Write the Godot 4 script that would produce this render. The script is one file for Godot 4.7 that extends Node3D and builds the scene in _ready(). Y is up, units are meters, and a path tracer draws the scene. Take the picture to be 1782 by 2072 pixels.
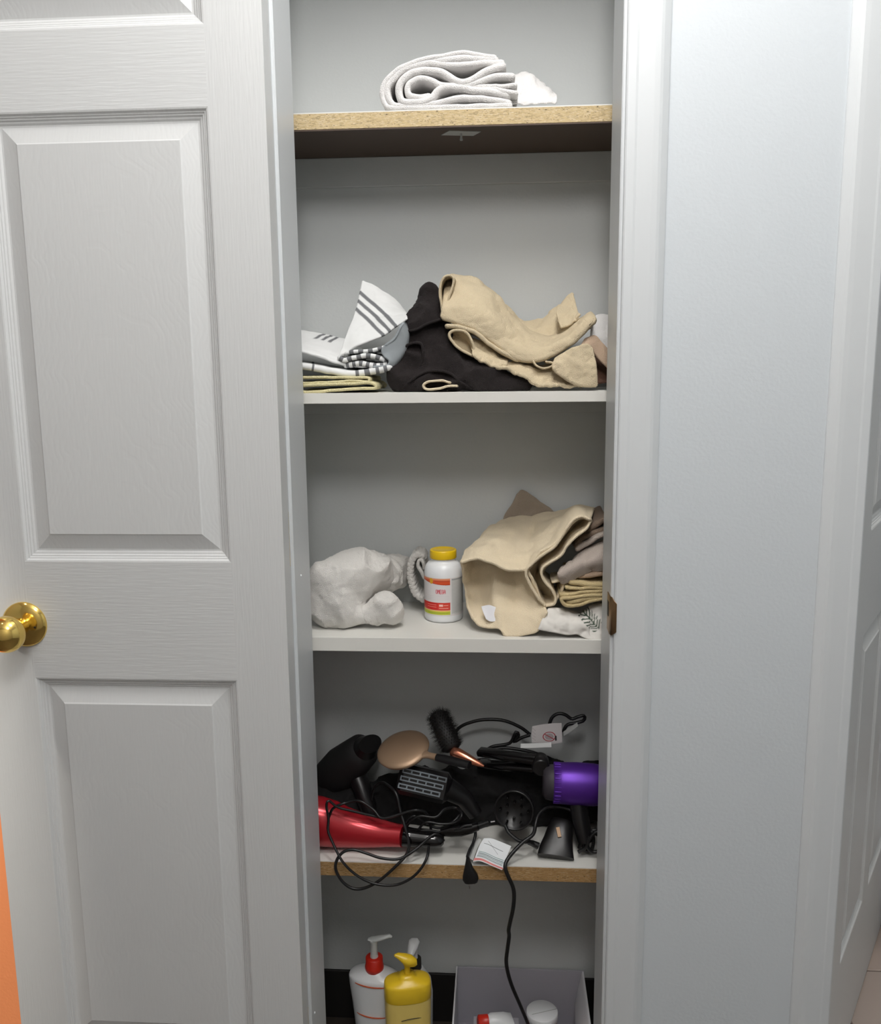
extends Node3D
# A narrow linen closet with its three-panel door folded back to the left, shelves of towels and hair tools inside,
# and an inward opening door at the right. Units are metres, y is up, the face of the closet wall is the plane z = 0.

var M := {}
var taken := {}
var shift := {}
const A_X := 0.14
const A_Z := 0.46
const LAMP_A := 0.64
const LAMP_B := 0.84
const LAMP_C := 9.0
const LAMP_D := 0.35

# ---------------------------------------------------------------- node helpers
func numbered(called: String) -> String:
	if not taken.has(called):
		taken[called] = 0
		return called
	taken[called] += 1
	return "%s_%03d" % [called, taken[called]]

func tag(o: Node, label: String, category: String, group := "") -> void:
	o.set_meta("label", label)
	o.set_meta("category", category)
	if group != "":
		o.set_meta("group", group)

func thing(called: String, base: Vector3, label: String, category: String, group := "") -> Node3D:
	var o := Node3D.new()
	o.name = numbered(called)
	add_child(o, true)
	o.position = base
	shift[o] = -base
	tag(o, label, category, group)
	return o

func frame(called: String, base: Vector3) -> Node3D:
	var o := Node3D.new()
	o.name = numbered(called)
	add_child(o, true)
	o.position = base
	shift[o] = -base
	o.set_meta("kind", "structure")
	return o

func start() -> SurfaceTool:
	var st := SurfaceTool.new()
	st.begin(Mesh.PRIMITIVE_TRIANGLES)
	st.set_uv(Vector2.ZERO)
	st.set_smooth_group(-1)
	return st

func obj(called: String, st: SurfaceTool, m: Material, parent: Node = null, label := "") -> MeshInstance3D:
	st.generate_normals()
	var o := MeshInstance3D.new()
	o.mesh = st.commit()
	o.material_override = m
	if parent == null:
		o.name = numbered(called)
		add_child(o, true)
	else:
		o.name = called
		parent.add_child(o, true)
		if shift.has(parent):
			o.position = shift[parent]
	if label != "":
		o.set_meta("label", label)
	return o

func struct(called: String, st: SurfaceTool, m: Material) -> MeshInstance3D:
	var o := obj(called, st, m)
	o.set_meta("kind", "structure")
	return o

# ---------------------------------------------------------------- shape helpers
func tri(st: SurfaceTool, a: Vector3, b: Vector3, c: Vector3, out: Vector3) -> void:
	if (c - a).cross(b - a).dot(out) < 0.0:
		st.add_vertex(a); st.add_vertex(c); st.add_vertex(b)
	else:
		st.add_vertex(a); st.add_vertex(b); st.add_vertex(c)

func quad(st: SurfaceTool, a: Vector3, b: Vector3, c: Vector3, d: Vector3, out: Vector3) -> void:
	tri(st, a, b, c, out)
	tri(st, a, c, d, out)

func box(st: SurfaceTool, c: Vector3, s: Vector3, bev := 0.0, bs := Basis()) -> void:
	var h := s * 0.5
	bev = minf(bev, minf(h.x, minf(h.y, h.z)) * 0.9)
	var corner := func(axis: int, sg: Vector3) -> Vector3:
		var p := Vector3(sg.x * (h.x - bev), sg.y * (h.y - bev), sg.z * (h.z - bev))
		p[axis] = sg[axis] * h[axis]
		return c + bs * p
	for a in 3:
		var b1 := (a + 1) % 3
		var b2 := (a + 2) % 3
		for s0 in [-1.0, 1.0]:
			var q := []
			for e in [[-1.0, -1.0], [1.0, -1.0], [1.0, 1.0], [-1.0, 1.0]]:
				var sg := Vector3()
				sg[a] = s0; sg[b1] = e[0]; sg[b2] = e[1]
				q.append(corner.call(a, sg))
			var out := Vector3(); out[a] = s0
			quad(st, q[0], q[1], q[2], q[3], bs * out)
			if bev > 0.0:
				for s1 in [-1.0, 1.0]:
					var e0 := Vector3(); e0[a] = s0; e0[b1] = s1; e0[b2] = -1.0
					var e1 := Vector3(); e1[a] = s0; e1[b1] = s1; e1[b2] = 1.0
					var o2 := Vector3(); o2[a] = s0; o2[b1] = s1
					quad(st, corner.call(a, e0), corner.call(a, e1), corner.call(b1, e1), corner.call(b1, e0), bs * o2)
	if bev > 0.0:
		for x in [-1.0, 1.0]:
			for y in [-1.0, 1.0]:
				for z in [-1.0, 1.0]:
					var sg := Vector3(x, y, z)
					tri(st, corner.call(0, sg), corner.call(1, sg), corner.call(2, sg), bs * sg)

func slab(lo: Vector3, hi: Vector3, bev := 0.0) -> SurfaceTool:
	var st := start()
	box(st, (lo + hi) * 0.5, hi - lo, bev)
	return st

func cm(a: Vector3, b: Vector3, c: Vector3, d: Vector3, t: float) -> Vector3:
	return 0.5 * (2.0 * b + (c - a) * t + (2.0 * a - 5.0 * b + 4.0 * c - d) * t * t + (3.0 * b - a - 3.0 * c + d) * t * t * t)

func along(p: Array, u: float) -> Vector3:
	var n := p.size()
	if n == 1:
		return p[0]
	var x := clampf(u, 0.0, 1.0) * (n - 1)
	var i := mini(int(x), n - 2)
	var a: Vector3 = p[i - 1] if i > 0 else p[0] * 2.0 - p[1]
	var d: Vector3 = p[i + 2] if i + 2 < n else p[n - 1] * 2.0 - p[n - 2]
	return cm(a, p[i], p[i + 1], d, x - i)

# even(): points at equal arc length, so that folds and stripes keep their scale
func even(p: Array, n: int) -> Array:
	var fine := []
	var acc := [0.0]
	var m := p.size() * 12
	for i in m + 1:
		fine.append(along(p, float(i) / m))
		if i > 0:
			acc.append(acc[i - 1] + fine[i].distance_to(fine[i - 1]))
	var out := []
	var k := 0
	for i in n + 1:
		var want: float = acc[m] * i / n
		while k < m - 1 and acc[k + 1] < want:
			k += 1
		var span: float = acc[k + 1] - acc[k]
		out.append(fine[k].lerp(fine[k + 1], 0.0 if span <= 0.0 else clampf((want - acc[k]) / span, 0.0, 1.0)))
	return out

func noise(seed_: int, freq: float, octaves := 2) -> FastNoiseLite:
	var n := FastNoiseLite.new()
	n.seed = seed_
	n.noise_type = FastNoiseLite.TYPE_SIMPLEX
	n.frequency = freq
	n.fractal_octaves = octaves
	return n

# cloth(): a sheet of thickness t through rows of control points, with soft wrinkles and rounded hems.
# look: {nu, nv, amp, freq, seed, rib, ribs, even, color: Callable(p, u, v) -> linear colour}
func cloth(st: SurfaceTool, rows: Array, t: float, look := {}) -> void:
	var nu: int = look.get("nu", 56)
	var nv: int = look.get("nv", 14)
	var amp: float = look.get("amp", 0.0012)
	var nz := noise(look.get("seed", 3), look.get("freq", 28.0), look.get("oct", 2))
	var rib: float = look.get("rib", 0.0)
	var ribs: float = look.get("ribs", 0.0)
	var paint = look.get("color")
	var tight: bool = look.get("even", false)
	var er := []
	for r in rows:
		if tight:
			er.append(even(r, nu))
		else:
			var o := []
			for i in nu + 1:
				o.append(along(r, float(i) / nu))
			er.append(o)
	var P := []
	for j in nv + 1:
		P.append([])
	for i in nu + 1:
		var col := []
		for r in er:
			col.append(r[i])
		for j in nv + 1:
			P[j].append(along(col, float(j) / nv))
	var nrm := func(j: int, i: int) -> Vector3:
		var du: Vector3 = P[j][mini(i + 1, nu)] - P[j][maxi(i - 1, 0)]
		var dv: Vector3 = P[mini(j + 1, nv)][i] - P[maxi(j - 1, 0)][i]
		var n := du.cross(dv)
		return n.normalized() if n.length() > 1e-12 else Vector3.UP
	var N := []
	for j in nv + 1:
		N.append([])
		for i in nu + 1:
			N[j].append(nrm.call(j, i))
	for j in nv + 1:
		for i in nu + 1:
			var d: float = amp * nz.get_noise_3dv(P[j][i])
			if rib > 0.0:
				d += rib * sin(TAU * ribs * i / nu)
			P[j][i] += N[j][i] * d
	for j in nv + 1:
		for i in nu + 1:
			N[j][i] = nrm.call(j, i)
	var A := []
	var B := []
	for j in nv + 1:
		A.append([]); B.append([])
		for i in nu + 1:
			A[j].append(P[j][i] + N[j][i] * t * 0.5)
			B[j].append(P[j][i] - N[j][i] * t * 0.5)
	st.set_smooth_group(0)
	var put := func(p: Vector3, j: int, i: int) -> void:
		st.set_uv(Vector2(float(i) / nu, float(j) / nv))
		if paint != null:
			st.set_color(paint.call(P[j][i], float(i) / nu, float(j) / nv))
		st.add_vertex(p)
	for j in nv:
		for i in nu:
			# du x dv points along N; clockwise seen from N
			put.call(A[j][i], j, i); put.call(A[j + 1][i + 1], j + 1, i + 1); put.call(A[j][i + 1], j, i + 1)
			put.call(A[j][i], j, i); put.call(A[j + 1][i], j + 1, i); put.call(A[j + 1][i + 1], j + 1, i + 1)
			put.call(B[j][i], j, i); put.call(B[j][i + 1], j, i + 1); put.call(B[j + 1][i + 1], j + 1, i + 1)
			put.call(B[j][i], j, i); put.call(B[j + 1][i + 1], j + 1, i + 1); put.call(B[j + 1][i], j + 1, i)
	# rim(): the half-round section of a hem at cell (j, i), bulging away from cell (jn, k)
	var rim := func(j: int, i: int, jn: int, k: int) -> Array:
		var e: Vector3 = (P[j][i] - P[jn][k]).normalized()
		var n: Vector3 = N[j][i]
		return [A[j][i], P[j][i] + (n * 0.36 + e * 0.36) * t, P[j][i] + e * t * 0.5, P[j][i] + (e * 0.36 - n * 0.36) * t, B[j][i], e, n]
	var join := func(a: Array, b: Array, j: int, i: int) -> void:
		if paint != null:
			st.set_color(paint.call(P[j][i], float(i) / nu, float(j) / nv))
		st.set_uv(Vector2(float(i) / nu, float(j) / nv))
		for s in 4:
			var out: Vector3 = a[5] + b[5] + b[6] * [1.2, 0.6, -0.6, -1.2][s]
			quad(st, a[s], b[s], b[s + 1], a[s + 1], out)
	for i in nu:
		join.call(rim.call(0, i, 1, i), rim.call(0, i + 1, 1, i + 1), 0, i)
		join.call(rim.call(nv, i, nv - 1, i), rim.call(nv, i + 1, nv - 1, i + 1), nv, i)
	for j in nv:
		join.call(rim.call(j, 0, j, 1), rim.call(j + 1, 0, j + 1, 1), j, 0)
		join.call(rim.call(j, nu, j, nu - 1), rim.call(j + 1, nu, j + 1, nu - 1), j, nu)
	for c in [[0, 0, 1, 1], [0, nu, 1, nu - 1], [nv, 0, nv - 1, 1], [nv, nu, nv - 1, nu - 1]]:
		join.call(rim.call(c[0], c[1], c[2], c[1]), rim.call(c[0], c[1], c[0], c[3]), c[0], c[1])

# fold(): a cloth whose front edge follows path and which runs back by depth, sagging and drifting a little
func fold(st: SurfaceTool, path: Array, depth: float, t: float, look := {}) -> void:
	var rows := []
	var n := noise(look.get("seed", 3) + 50, 18.0)
	var drift: Vector3 = look.get("drift", Vector3(0.0, 0.0, 0.0))
	for k in 4:
		var f := k / 3.0
		var r := []
		for k2 in path.size():
			var p: Vector3 = path[k2]
			if k2 == 0 or k2 == path.size() - 1:
				p.z -= 0.004
			var w: float = look.get("wave", 0.004) * f
			r.append(p + Vector3(n.get_noise_3d(p.x, p.y, f * 0.1) * w, n.get_noise_3d(p.y, p.x, 3.0 + f * 0.1) * w, -depth * f) + drift * f)
		rows.append(r)
	look = look.duplicate()
	look["even"] = true
	if not look.has("nu"):
		look["nu"] = 90
	if not look.has("nv"):
		look["nv"] = 8
	cloth(st, rows, t, look)

func tube(st: SurfaceTool, pts: Array, r: float, sides := 8, r_end := -1.0, step := 0.004) -> void:
	if r_end < 0.0:
		r_end = r
	var length := 0.0
	for i in pts.size() - 1:
		length += pts[i].distance_to(pts[i + 1])
	var n := maxi(2, int(length / step))
	var c := even(pts, n)
	st.set_smooth_group(0)
	var up := Vector3.UP
	var rings := []
	for i in n + 1:
		var d: Vector3 = (c[mini(i + 1, n)] - c[maxi(i - 1, 0)]).normalized()
		if i == 0 and absf(d.dot(up)) > 0.9:
			up = Vector3.RIGHT
		var s := d.cross(up).normalized()
		up = s.cross(d).normalized()
		var ring := []
		var rr := lerpf(r, r_end, float(i) / n)
		for k in sides:
			var a := TAU * k / sides
			ring.append(c[i] + (s * cos(a) + up * sin(a)) * rr)
		rings.append(ring)
	loft(st, rings, true)

func loft(st: SurfaceTool, rings: Array, caps := true) -> void:
	st.set_smooth_group(0)
	var m: int = rings[0].size()
	var mids := []
	for r in rings:
		var s := Vector3()
		for p in r:
			s += p
		mids.append(s / m)
	for i in rings.size() - 1:
		for k in m:
			var k2 := (k + 1) % m
			var out: Vector3 = (rings[i][k] + rings[i + 1][k2]) * 0.5 - (mids[i] + mids[i + 1]) * 0.5
			if out.length() < 1e-7:
				out = mids[i + 1] - mids[i]
			quad(st, rings[i][k], rings[i][k2], rings[i + 1][k2], rings[i + 1][k], out)
	if caps:
		st.set_smooth_group(1)
		for e in [0, rings.size() - 1]:
			var out: Vector3 = mids[e] - mids[1 if e == 0 else e - 1]
			if out.length() < 1e-7:
				out = mids[e] - mids[rings.size() - 1 - e]
			for k in m:
				tri(st, mids[e], rings[e][k], rings[e][(k + 1) % m], out)

# lathe(): profile of Vector2(radius, height) about local y
func lathe(st: SurfaceTool, profile: Array, x: Transform3D, segs := 40, caps := true) -> void:
	st.set_smooth_group(0)
	for i in profile.size() - 1:
		var p: Vector2 = profile[i]
		var q: Vector2 = profile[i + 1]
		var nrm := Vector2(q.y - p.y, -(q.x - p.x))
		for k in segs:
			var a0 := TAU * k / segs
			var a1 := TAU * (k + 1) / segs
			var am := (a0 + a1) * 0.5
			var out := x.basis * Vector3(nrm.x * cos(am), nrm.y, nrm.x * sin(am))
			var v := [x * Vector3(p.x * cos(a0), p.y, p.x * sin(a0)), x * Vector3(p.x * cos(a1), p.y, p.x * sin(a1)), x * Vector3(q.x * cos(a1), q.y, q.x * sin(a1)), x * Vector3(q.x * cos(a0), q.y, q.x * sin(a0))]
			if p.x > 1e-6:
				tri(st, v[0], v[1], v[2], out)
			if q.x > 1e-6:
				tri(st, v[0], v[2], v[3], out)
	if caps:
		st.set_smooth_group(1)
		for e in [0, profile.size() - 1]:
			var p: Vector2 = profile[e]
			if p.x > 1e-5:
				var out := x.basis * Vector3(0, -1 if e == 0 else 1, 0)
				for k in segs:
					var a0 := TAU * k / segs
					var a1 := TAU * (k + 1) / segs
					tri(st, x * Vector3(0, p.y, 0), x * Vector3(p.x * cos(a0), p.y, p.x * sin(a0)), x * Vector3(p.x * cos(a1), p.y, p.x * sin(a1)), out)

# aim(): local y along d
func aim(at: Vector3, d: Vector3) -> Transform3D:
	var y := d.normalized()
	var s := y.cross(Vector3.UP if absf(y.y) < 0.9 else Vector3.RIGHT).normalized()
	return Transform3D(Basis(s, y, s.cross(y)), at)

# stack(): superelliptic rings [height, half width, half depth, shift in x] about a foot point
func stack(st: SurfaceTool, foot: Vector3, levels: Array, power := 2.6, turn := 0.0, segs := 40) -> void:
	var rings := []
	for l in levels:
		var ring := []
		for k in segs:
			var a := TAU * k / segs
			var cx: float = signf(cos(a)) * pow(absf(cos(a)), 2.0 / power) * l[1]
			var cz: float = signf(sin(a)) * pow(absf(sin(a)), 2.0 / power) * l[2]
			ring.append(foot + Vector3(l[3] if l.size() > 3 else 0.0, l[0], 0) + Vector3(cx, 0, cz).rotated(Vector3.UP, turn))
		rings.append(ring)
	loft(st, rings, true)

# rod(): rings along a path with radii (wide, high) in the given up direction
func rod(st: SurfaceTool, pts: Array, radii: Array, up := Vector3.UP, segs := 32, power := 2.0) -> void:
	var rings := []
	var n := pts.size()
	for i in n:
		var d: Vector3 = (pts[mini(i + 1, n - 1)] - pts[maxi(i - 1, 0)]).normalized()
		var s := d.cross(up).normalized()
		var u := s.cross(d).normalized()
		var ring := []
		for k in segs:
			var a := TAU * k / segs
			var ca := signf(cos(a)) * pow(absf(cos(a)), 2.0 / power)
			var sa := signf(sin(a)) * pow(absf(sin(a)), 2.0 / power)
			ring.append(pts[i] + s * ca * radii[i].x + u * sa * radii[i].y)
		rings.append(ring)
	loft(st, rings, true)

# lump(): crumpled terry cloth as one skin round tapered bones [a, b, ra, rb], resting on a flat floor
func lump(st: SurfaceTool, bones: Array, k: float, cell: float, rest_y: float, look := {}) -> void:
	var amp: float = look.get("amp", 0.004)
	var nz := noise(look.get("seed", 9), look.get("freq", 14.0), 1)
	var fine := noise(look.get("seed", 9) + 7, 160.0, 1)
	var mid := noise(look.get("seed", 9) + 13, 42.0, 2)
	var soft: float = look.get("soft", 0.0016)
	var fuzz: float = look.get("fuzz", 0.0006)
	var lo := Vector3(1e9, 1e9, 1e9)
	var hi := -lo
	for b in bones:
		for e in 2:
			var r: float = b[2 + e] + amp + 2.5 * cell
			lo = lo.min(b[e] - Vector3.ONE * r)
			hi = hi.max(b[e] + Vector3.ONE * r)
	lo.y = maxf(lo.y, rest_y - 2.0 * cell)
	var dim := Vector3i(((hi - lo) / cell).ceil()) + Vector3i.ONE
	var field := PackedFloat32Array()
	field.resize(dim.x * dim.y * dim.z)
	var ki := 1.0 / k
	var at := 0
	for z in dim.z:
		for y in dim.y:
			for x in dim.x:
				var p := lo + Vector3(x, y, z) * cell
				var d := 1e9
				for b in bones:
					var a: Vector3 = b[0]
					var ab: Vector3 = b[1] - a
					var h := clampf((p - a).dot(ab) / maxf(ab.length_squared(), 1e-9), 0.0, 1.0)
					var s: float = p.distance_to(a + ab * h) - lerpf(b[2], b[3], h)
					var m := maxf(k - absf(d - s), 0.0) * ki
					d = minf(d, s) - m * m * k * 0.25
				if absf(d) < amp + 3.0 * cell:
					var w := nz.get_noise_3dv(p)
					d += amp * (1.8 * absf(w) - 0.55) + fuzz * fine.get_noise_3dv(p) + soft * mid.get_noise_3dv(p)
				field[at] = maxf(d, rest_y - p.y)
				at += 1
	var ids := {}
	var verts := PackedVector3Array()
	var sx := 1
	var sy := dim.x
	var sz := dim.x * dim.y
	var corners := [0, sx, sy, sx + sy, sz, sx + sz, sy + sz, sx + sy + sz]
	for z in dim.z - 1:
		for y in dim.y - 1:
			for x in dim.x - 1:
				var o := x + y * sy + z * sz
				var inside := 0
				for c in 8:
					if field[o + corners[c]] < 0.0:
						inside += 1
				if inside == 0 or inside == 8:
					continue
				var sum := Vector3()
				var cnt := 0
				for e in [[0, 1], [2, 3], [4, 5], [6, 7], [0, 2], [1, 3], [4, 6], [5, 7], [0, 4], [1, 5], [2, 6], [3, 7]]:
					var f0: float = field[o + corners[e[0]]]
					var f1: float = field[o + corners[e[1]]]
					if (f0 < 0.0) != (f1 < 0.0):
						var t := f0 / (f0 - f1)
						var p0 := Vector3(e[0] & 1, (e[0] >> 1) & 1, e[0] >> 2)
						var p1 := Vector3(e[1] & 1, (e[1] >> 1) & 1, e[1] >> 2)
						sum += p0.lerp(p1, t)
						cnt += 1
				ids[o] = verts.size()
				verts.append(lo + (Vector3(x, y, z) + sum / cnt) * cell)
	st.set_smooth_group(0)
	for o in ids:
		var f0: float = field[o]
		for e in [[sx, sy, sz, Vector3.RIGHT], [sy, sx, sz, Vector3.UP], [sz, sx, sy, Vector3.BACK]]:
			var f1: float = field[o + e[0]]
			if (f0 < 0.0) == (f1 < 0.0):
				continue
			if not (ids.has(o - e[1]) and ids.has(o - e[2]) and ids.has(o - e[1] - e[2])):
				continue
			var out: Vector3 = e[3] if f0 < 0.0 else -e[3]
			quad(st, verts[ids[o]], verts[ids[o - e[1]]], verts[ids[o - e[1] - e[2]]], verts[ids[o - e[2]]], out)

# moulding(): an extruded profile of Vector2(across, out of the wall) run vertically or sideways
func moulding(st: SurfaceTool, profile: Array, a: Vector3, b: Vector3, across: Vector3, outward: Vector3) -> void:
	var mid := Vector2()
	for p in profile:
		mid += p / profile.size()
	var n := profile.size()
	st.set_smooth_group(-1)
	for i in n:
		var p: Vector2 = profile[i]
		var q: Vector2 = profile[(i + 1) % n]
		var out := across * ((p.x + q.x) * 0.5 - mid.x) + outward * ((p.y + q.y) * 0.5 - mid.y)
		quad(st, a + across * p.x + outward * p.y, a + across * q.x + outward * q.y, b + across * q.x + outward * q.y, b + across * p.x + outward * p.y, out)
		tri(st, a + across * mid.x + outward * mid.y, a + across * p.x + outward * p.y, a + across * q.x + outward * q.y, a - b)
		tri(st, b + across * mid.x + outward * mid.y, b + across * p.x + outward * p.y, b + across * q.x + outward * q.y, b - a)

# ---------------------------------------------------------------- materials
func rgb(r: float, g: float, b: float) -> Color:
	return Color(r / 255.0, g / 255.0, b / 255.0)

func lin(r: float, g: float, b: float) -> Color:
	return rgb(r, g, b).srgb_to_linear()

func mat(called: String, c: Color, rough: float, metal := 0.0) -> StandardMaterial3D:
	var m := StandardMaterial3D.new()
	m.resource_name = called
	m.albedo_color = c
	m.roughness = rough
	m.metallic = metal
	M[called] = m
	return m

func relief(m: StandardMaterial3D, scale: Vector3, depth_cm: float, freq: float, seed_: int, octaves := 3, size := 256) -> void:
	var t := NoiseTexture2D.new()
	t.width = size
	t.height = size
	t.seamless = true
	var n := noise(seed_, freq, octaves)
	t.noise = n
	m.heightmap_enabled = true
	m.heightmap_texture = t
	m.heightmap_scale = depth_cm
	m.uv1_triplanar = true
	m.uv1_world_triplanar = true
	m.uv1_scale = scale

func chips(base: Color, seed_: int, n: int) -> ImageTexture:
	var img := Image.create(1024, 128, false, Image.FORMAT_RGB8)
	var r := RandomNumberGenerator.new()
	r.seed = seed_
	img.fill(base)
	for k in n:
		var w := r.randi_range(6, 30)
		var h := r.randi_range(1, 4)
		var x := r.randi_range(0, 1023)
		var y := r.randi_range(0, 127)
		var v := r.randf()
		var c := base.lightened(r.randf() * 0.28) if v < 0.55 else base.darkened(r.randf() * 0.22)
		if v > 0.965:
			c = base.darkened(0.3 + r.randf() * 0.4)
			w = r.randi_range(4, 12)
		var slope := r.randf_range(-0.15, 0.15)
		for i in w:
			for j in h:
				img.set_pixel((x + i) % 1024, posmod(y + j + int(i * slope), 128), c)
	return ImageTexture.create_from_image(img)

# arched_grain(): the embossed cathedral grain of a moulded door panel
func arched_grain() -> ImageTexture:
	var w := 256
	var h := 640
	var img := Image.create(w, h, false, Image.FORMAT_L8)
	var n := noise(71, 0.012, 3)
	var f := noise(72, 0.05, 2)
	for y in h:
		for x in w:
			var u := (x - w * 0.5) / (w * 0.5) + 0.12 * n.get_noise_2d(x * 0.6, y * 0.6)
			var v := float(y) / h + 0.05 * n.get_noise_2d(x + 900.0, y)
			var g := sin(TAU * (11.0 * v - 13.0 * u * u))
			var a := smoothstep(0.2, 0.9, g) * (0.55 + 0.45 * n.get_noise_2d(x * 2.0 + 300.0, y * 2.0))
			var fine := 0.18 * f.get_noise_2d(x * 6.0, y * 0.35)
			var c := clampf(0.5 - 0.4 * a + fine, 0.0, 1.0)
			img.set_pixel(x, y, Color(c, c, c))
	return ImageTexture.create_from_image(img)

func materials() -> void:
	var m := mat("wall_paint", rgb(206, 212, 216), 0.55)
	relief(m, Vector3(9, 9, 9), 0.012, 0.05, 11)
	m = mat("closet_paint", rgb(200, 203, 202), 0.8)
	relief(m, Vector3(9, 9, 9), 0.012, 0.05, 12)
	mat("ceiling_paint", rgb(225, 225, 222), 0.9)
	m = mat("orange_paint", rgb(238, 150, 98), 0.7)
	relief(m, Vector3(9, 9, 9), 0.012, 0.05, 13)
	mat("trim_paint", rgb(210, 214, 216), 0.4)
	m = mat("door_paint_along", rgb(211, 213, 213), 0.42)
	relief(m, Vector3(9, 0.6, 9), 0.014, 0.045, 21, 3, 512)
	m = mat("panel_paint", rgb(211, 213, 213), 0.42)
	m.heightmap_enabled = true
	m.heightmap_texture = arched_grain()
	m.heightmap_scale = 0.022
	m = mat("door_paint_across", rgb(211, 213, 213), 0.42)
	relief(m, Vector3(0.6, 9, 0.6), 0.014, 0.045, 22, 3, 512)
	mat("melamine", rgb(224, 223, 217), 0.35)
	mat("brown_laminate", rgb(76, 60, 48), 0.6)
	m = mat("chipboard", Color.WHITE, 0.85)
	m.albedo_texture = chips(rgb(196, 174, 132), 5, 2600)
	m.uv1_triplanar = true
	m.uv1_world_triplanar = true
	m.uv1_scale = Vector3(4.2, 33, 4.2)
	m = mat("chipboard_brown", Color.WHITE, 0.85)
	m.albedo_texture = chips(rgb(168, 132, 84), 6, 1800)
	m.uv1_triplanar = true
	m.uv1_world_triplanar = true
	m.uv1_scale = Vector3(4.2, 33, 4.2)
	m = mat("tile_glaze", rgb(184, 168, 158), 0.3)
	mat("rear_paint", rgb(178, 178, 176), 0.7)
	mat("hall_boards", rgb(92, 84, 77), 0.5)
	mat("grout", rgb(58, 46, 40), 0.9)
	mat("closet_floor", rgb(60, 50, 44), 0.8)
	mat("cove_base", rgb(26, 23, 22), 0.7)
	mat("brass", rgb(246, 212, 122), 0.12, 1.0)
	mat("strike_brass", rgb(150, 122, 90), 0.38, 1.0)
	mat("dark_hole", rgb(20, 16, 12), 0.6)
	# cloth
	for c in [["white_terry", rgb(238, 236, 234), 12], ["grey_terry", rgb(222, 219, 214), 13], ["cream_terry", rgb(234, 218, 188), 14], ["beige_terry", rgb(210, 194, 163), 15], ["pale_yellow_cloth", rgb(226, 216, 170), 16], ["straw_cloth", rgb(206, 186, 140), 17], ["rose_beige_cloth", rgb(198, 172, 148), 18], ["taupe_cloth", rgb(186, 174, 164), 19], ["dark_taupe_cloth", rgb(132, 114, 98), 20], ["pale_taupe_cloth", rgb(160, 146, 130), 23], ["black_terry", rgb(31, 25, 25), 21], ["brown_cloth", rgb(96, 68, 54), 22]]:
		m = mat(c[0], c[1], 1.0)
		relief(m, Vector3(22, 22, 22), 0.14, 0.11, c[2], 2)
		m.rim_enabled = true
		m.rim = 0.05 if c[0] == "black_terry" else 0.25
	for c in [["striped_cotton", 31], ["leaf_print", 32]]:
		m = mat(c[0], Color.WHITE, 0.95)
		relief(m, Vector3(30, 30, 30), 0.02, 0.15, c[1])
		m.vertex_color_use_as_albedo = true
	# plastics and metals
	mat("black_plastic", rgb(20, 19, 20), 0.35)
	mat("black_gloss", rgb(14, 13, 14), 0.12)
	mat("black_matte", rgb(22, 21, 22), 0.7)
	m = mat("black_fabric", rgb(19, 18, 19), 0.95)
	relief(m, Vector3(40, 40, 40), 0.03, 0.12, 24)
	mat("black_rubber", rgb(18, 18, 19), 0.42)
	mat("bristle", rgb(16, 14, 14), 0.6)
	mat("grey_rubber", rgb(52, 48, 54), 0.6)
	mat("grey_plastic", rgb(120, 128, 134), 0.45)
	m = mat("red_gloss", rgb(178, 18, 34), 0.22, 0.35)
	m.clearcoat_enabled = true
	m.clearcoat = 0.6
	mat("purple_metal", rgb(92, 46, 156), 0.4, 0.55)
	mat("gold_satin", rgb(170, 142, 116), 0.45, 0.5)
	mat("rose_gold", rgb(216, 140, 112), 0.22, 0.9)
	mat("steel", rgb(200, 200, 205), 0.25, 1.0)
	mat("white_plastic", rgb(232, 234, 236), 0.28)
	mat("yellow_cap", rgb(236, 196, 22), 0.35)
	mat("yellow_plastic", rgb(236, 198, 44), 0.3)
	mat("pale_yellow_plastic", rgb(226, 200, 112), 0.32)
	mat("red_plastic", rgb(204, 42, 26), 0.35)
	m = mat("milky_plastic", rgb(214, 218, 216), 0.3)
	m.backlight_enabled = true
	m.backlight = Color(0.4, 0.4, 0.4)
	mat("dark_green_plastic", rgb(40, 40, 32), 0.45)
	mat("grey_card", rgb(176, 174, 182), 0.7)
	mat("white_card", rgb(226, 226, 230), 0.7)
	mat("paper", rgb(224, 226, 226), 0.8)
	mat("paper_grey", rgb(176, 178, 176), 0.8)
	mat("orange_ink", rgb(212, 96, 56), 0.5)
	mat("dark_red_plastic", rgb(120, 22, 34), 0.4)
	mat("maroon", rgb(150, 28, 48), 0.4)

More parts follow.
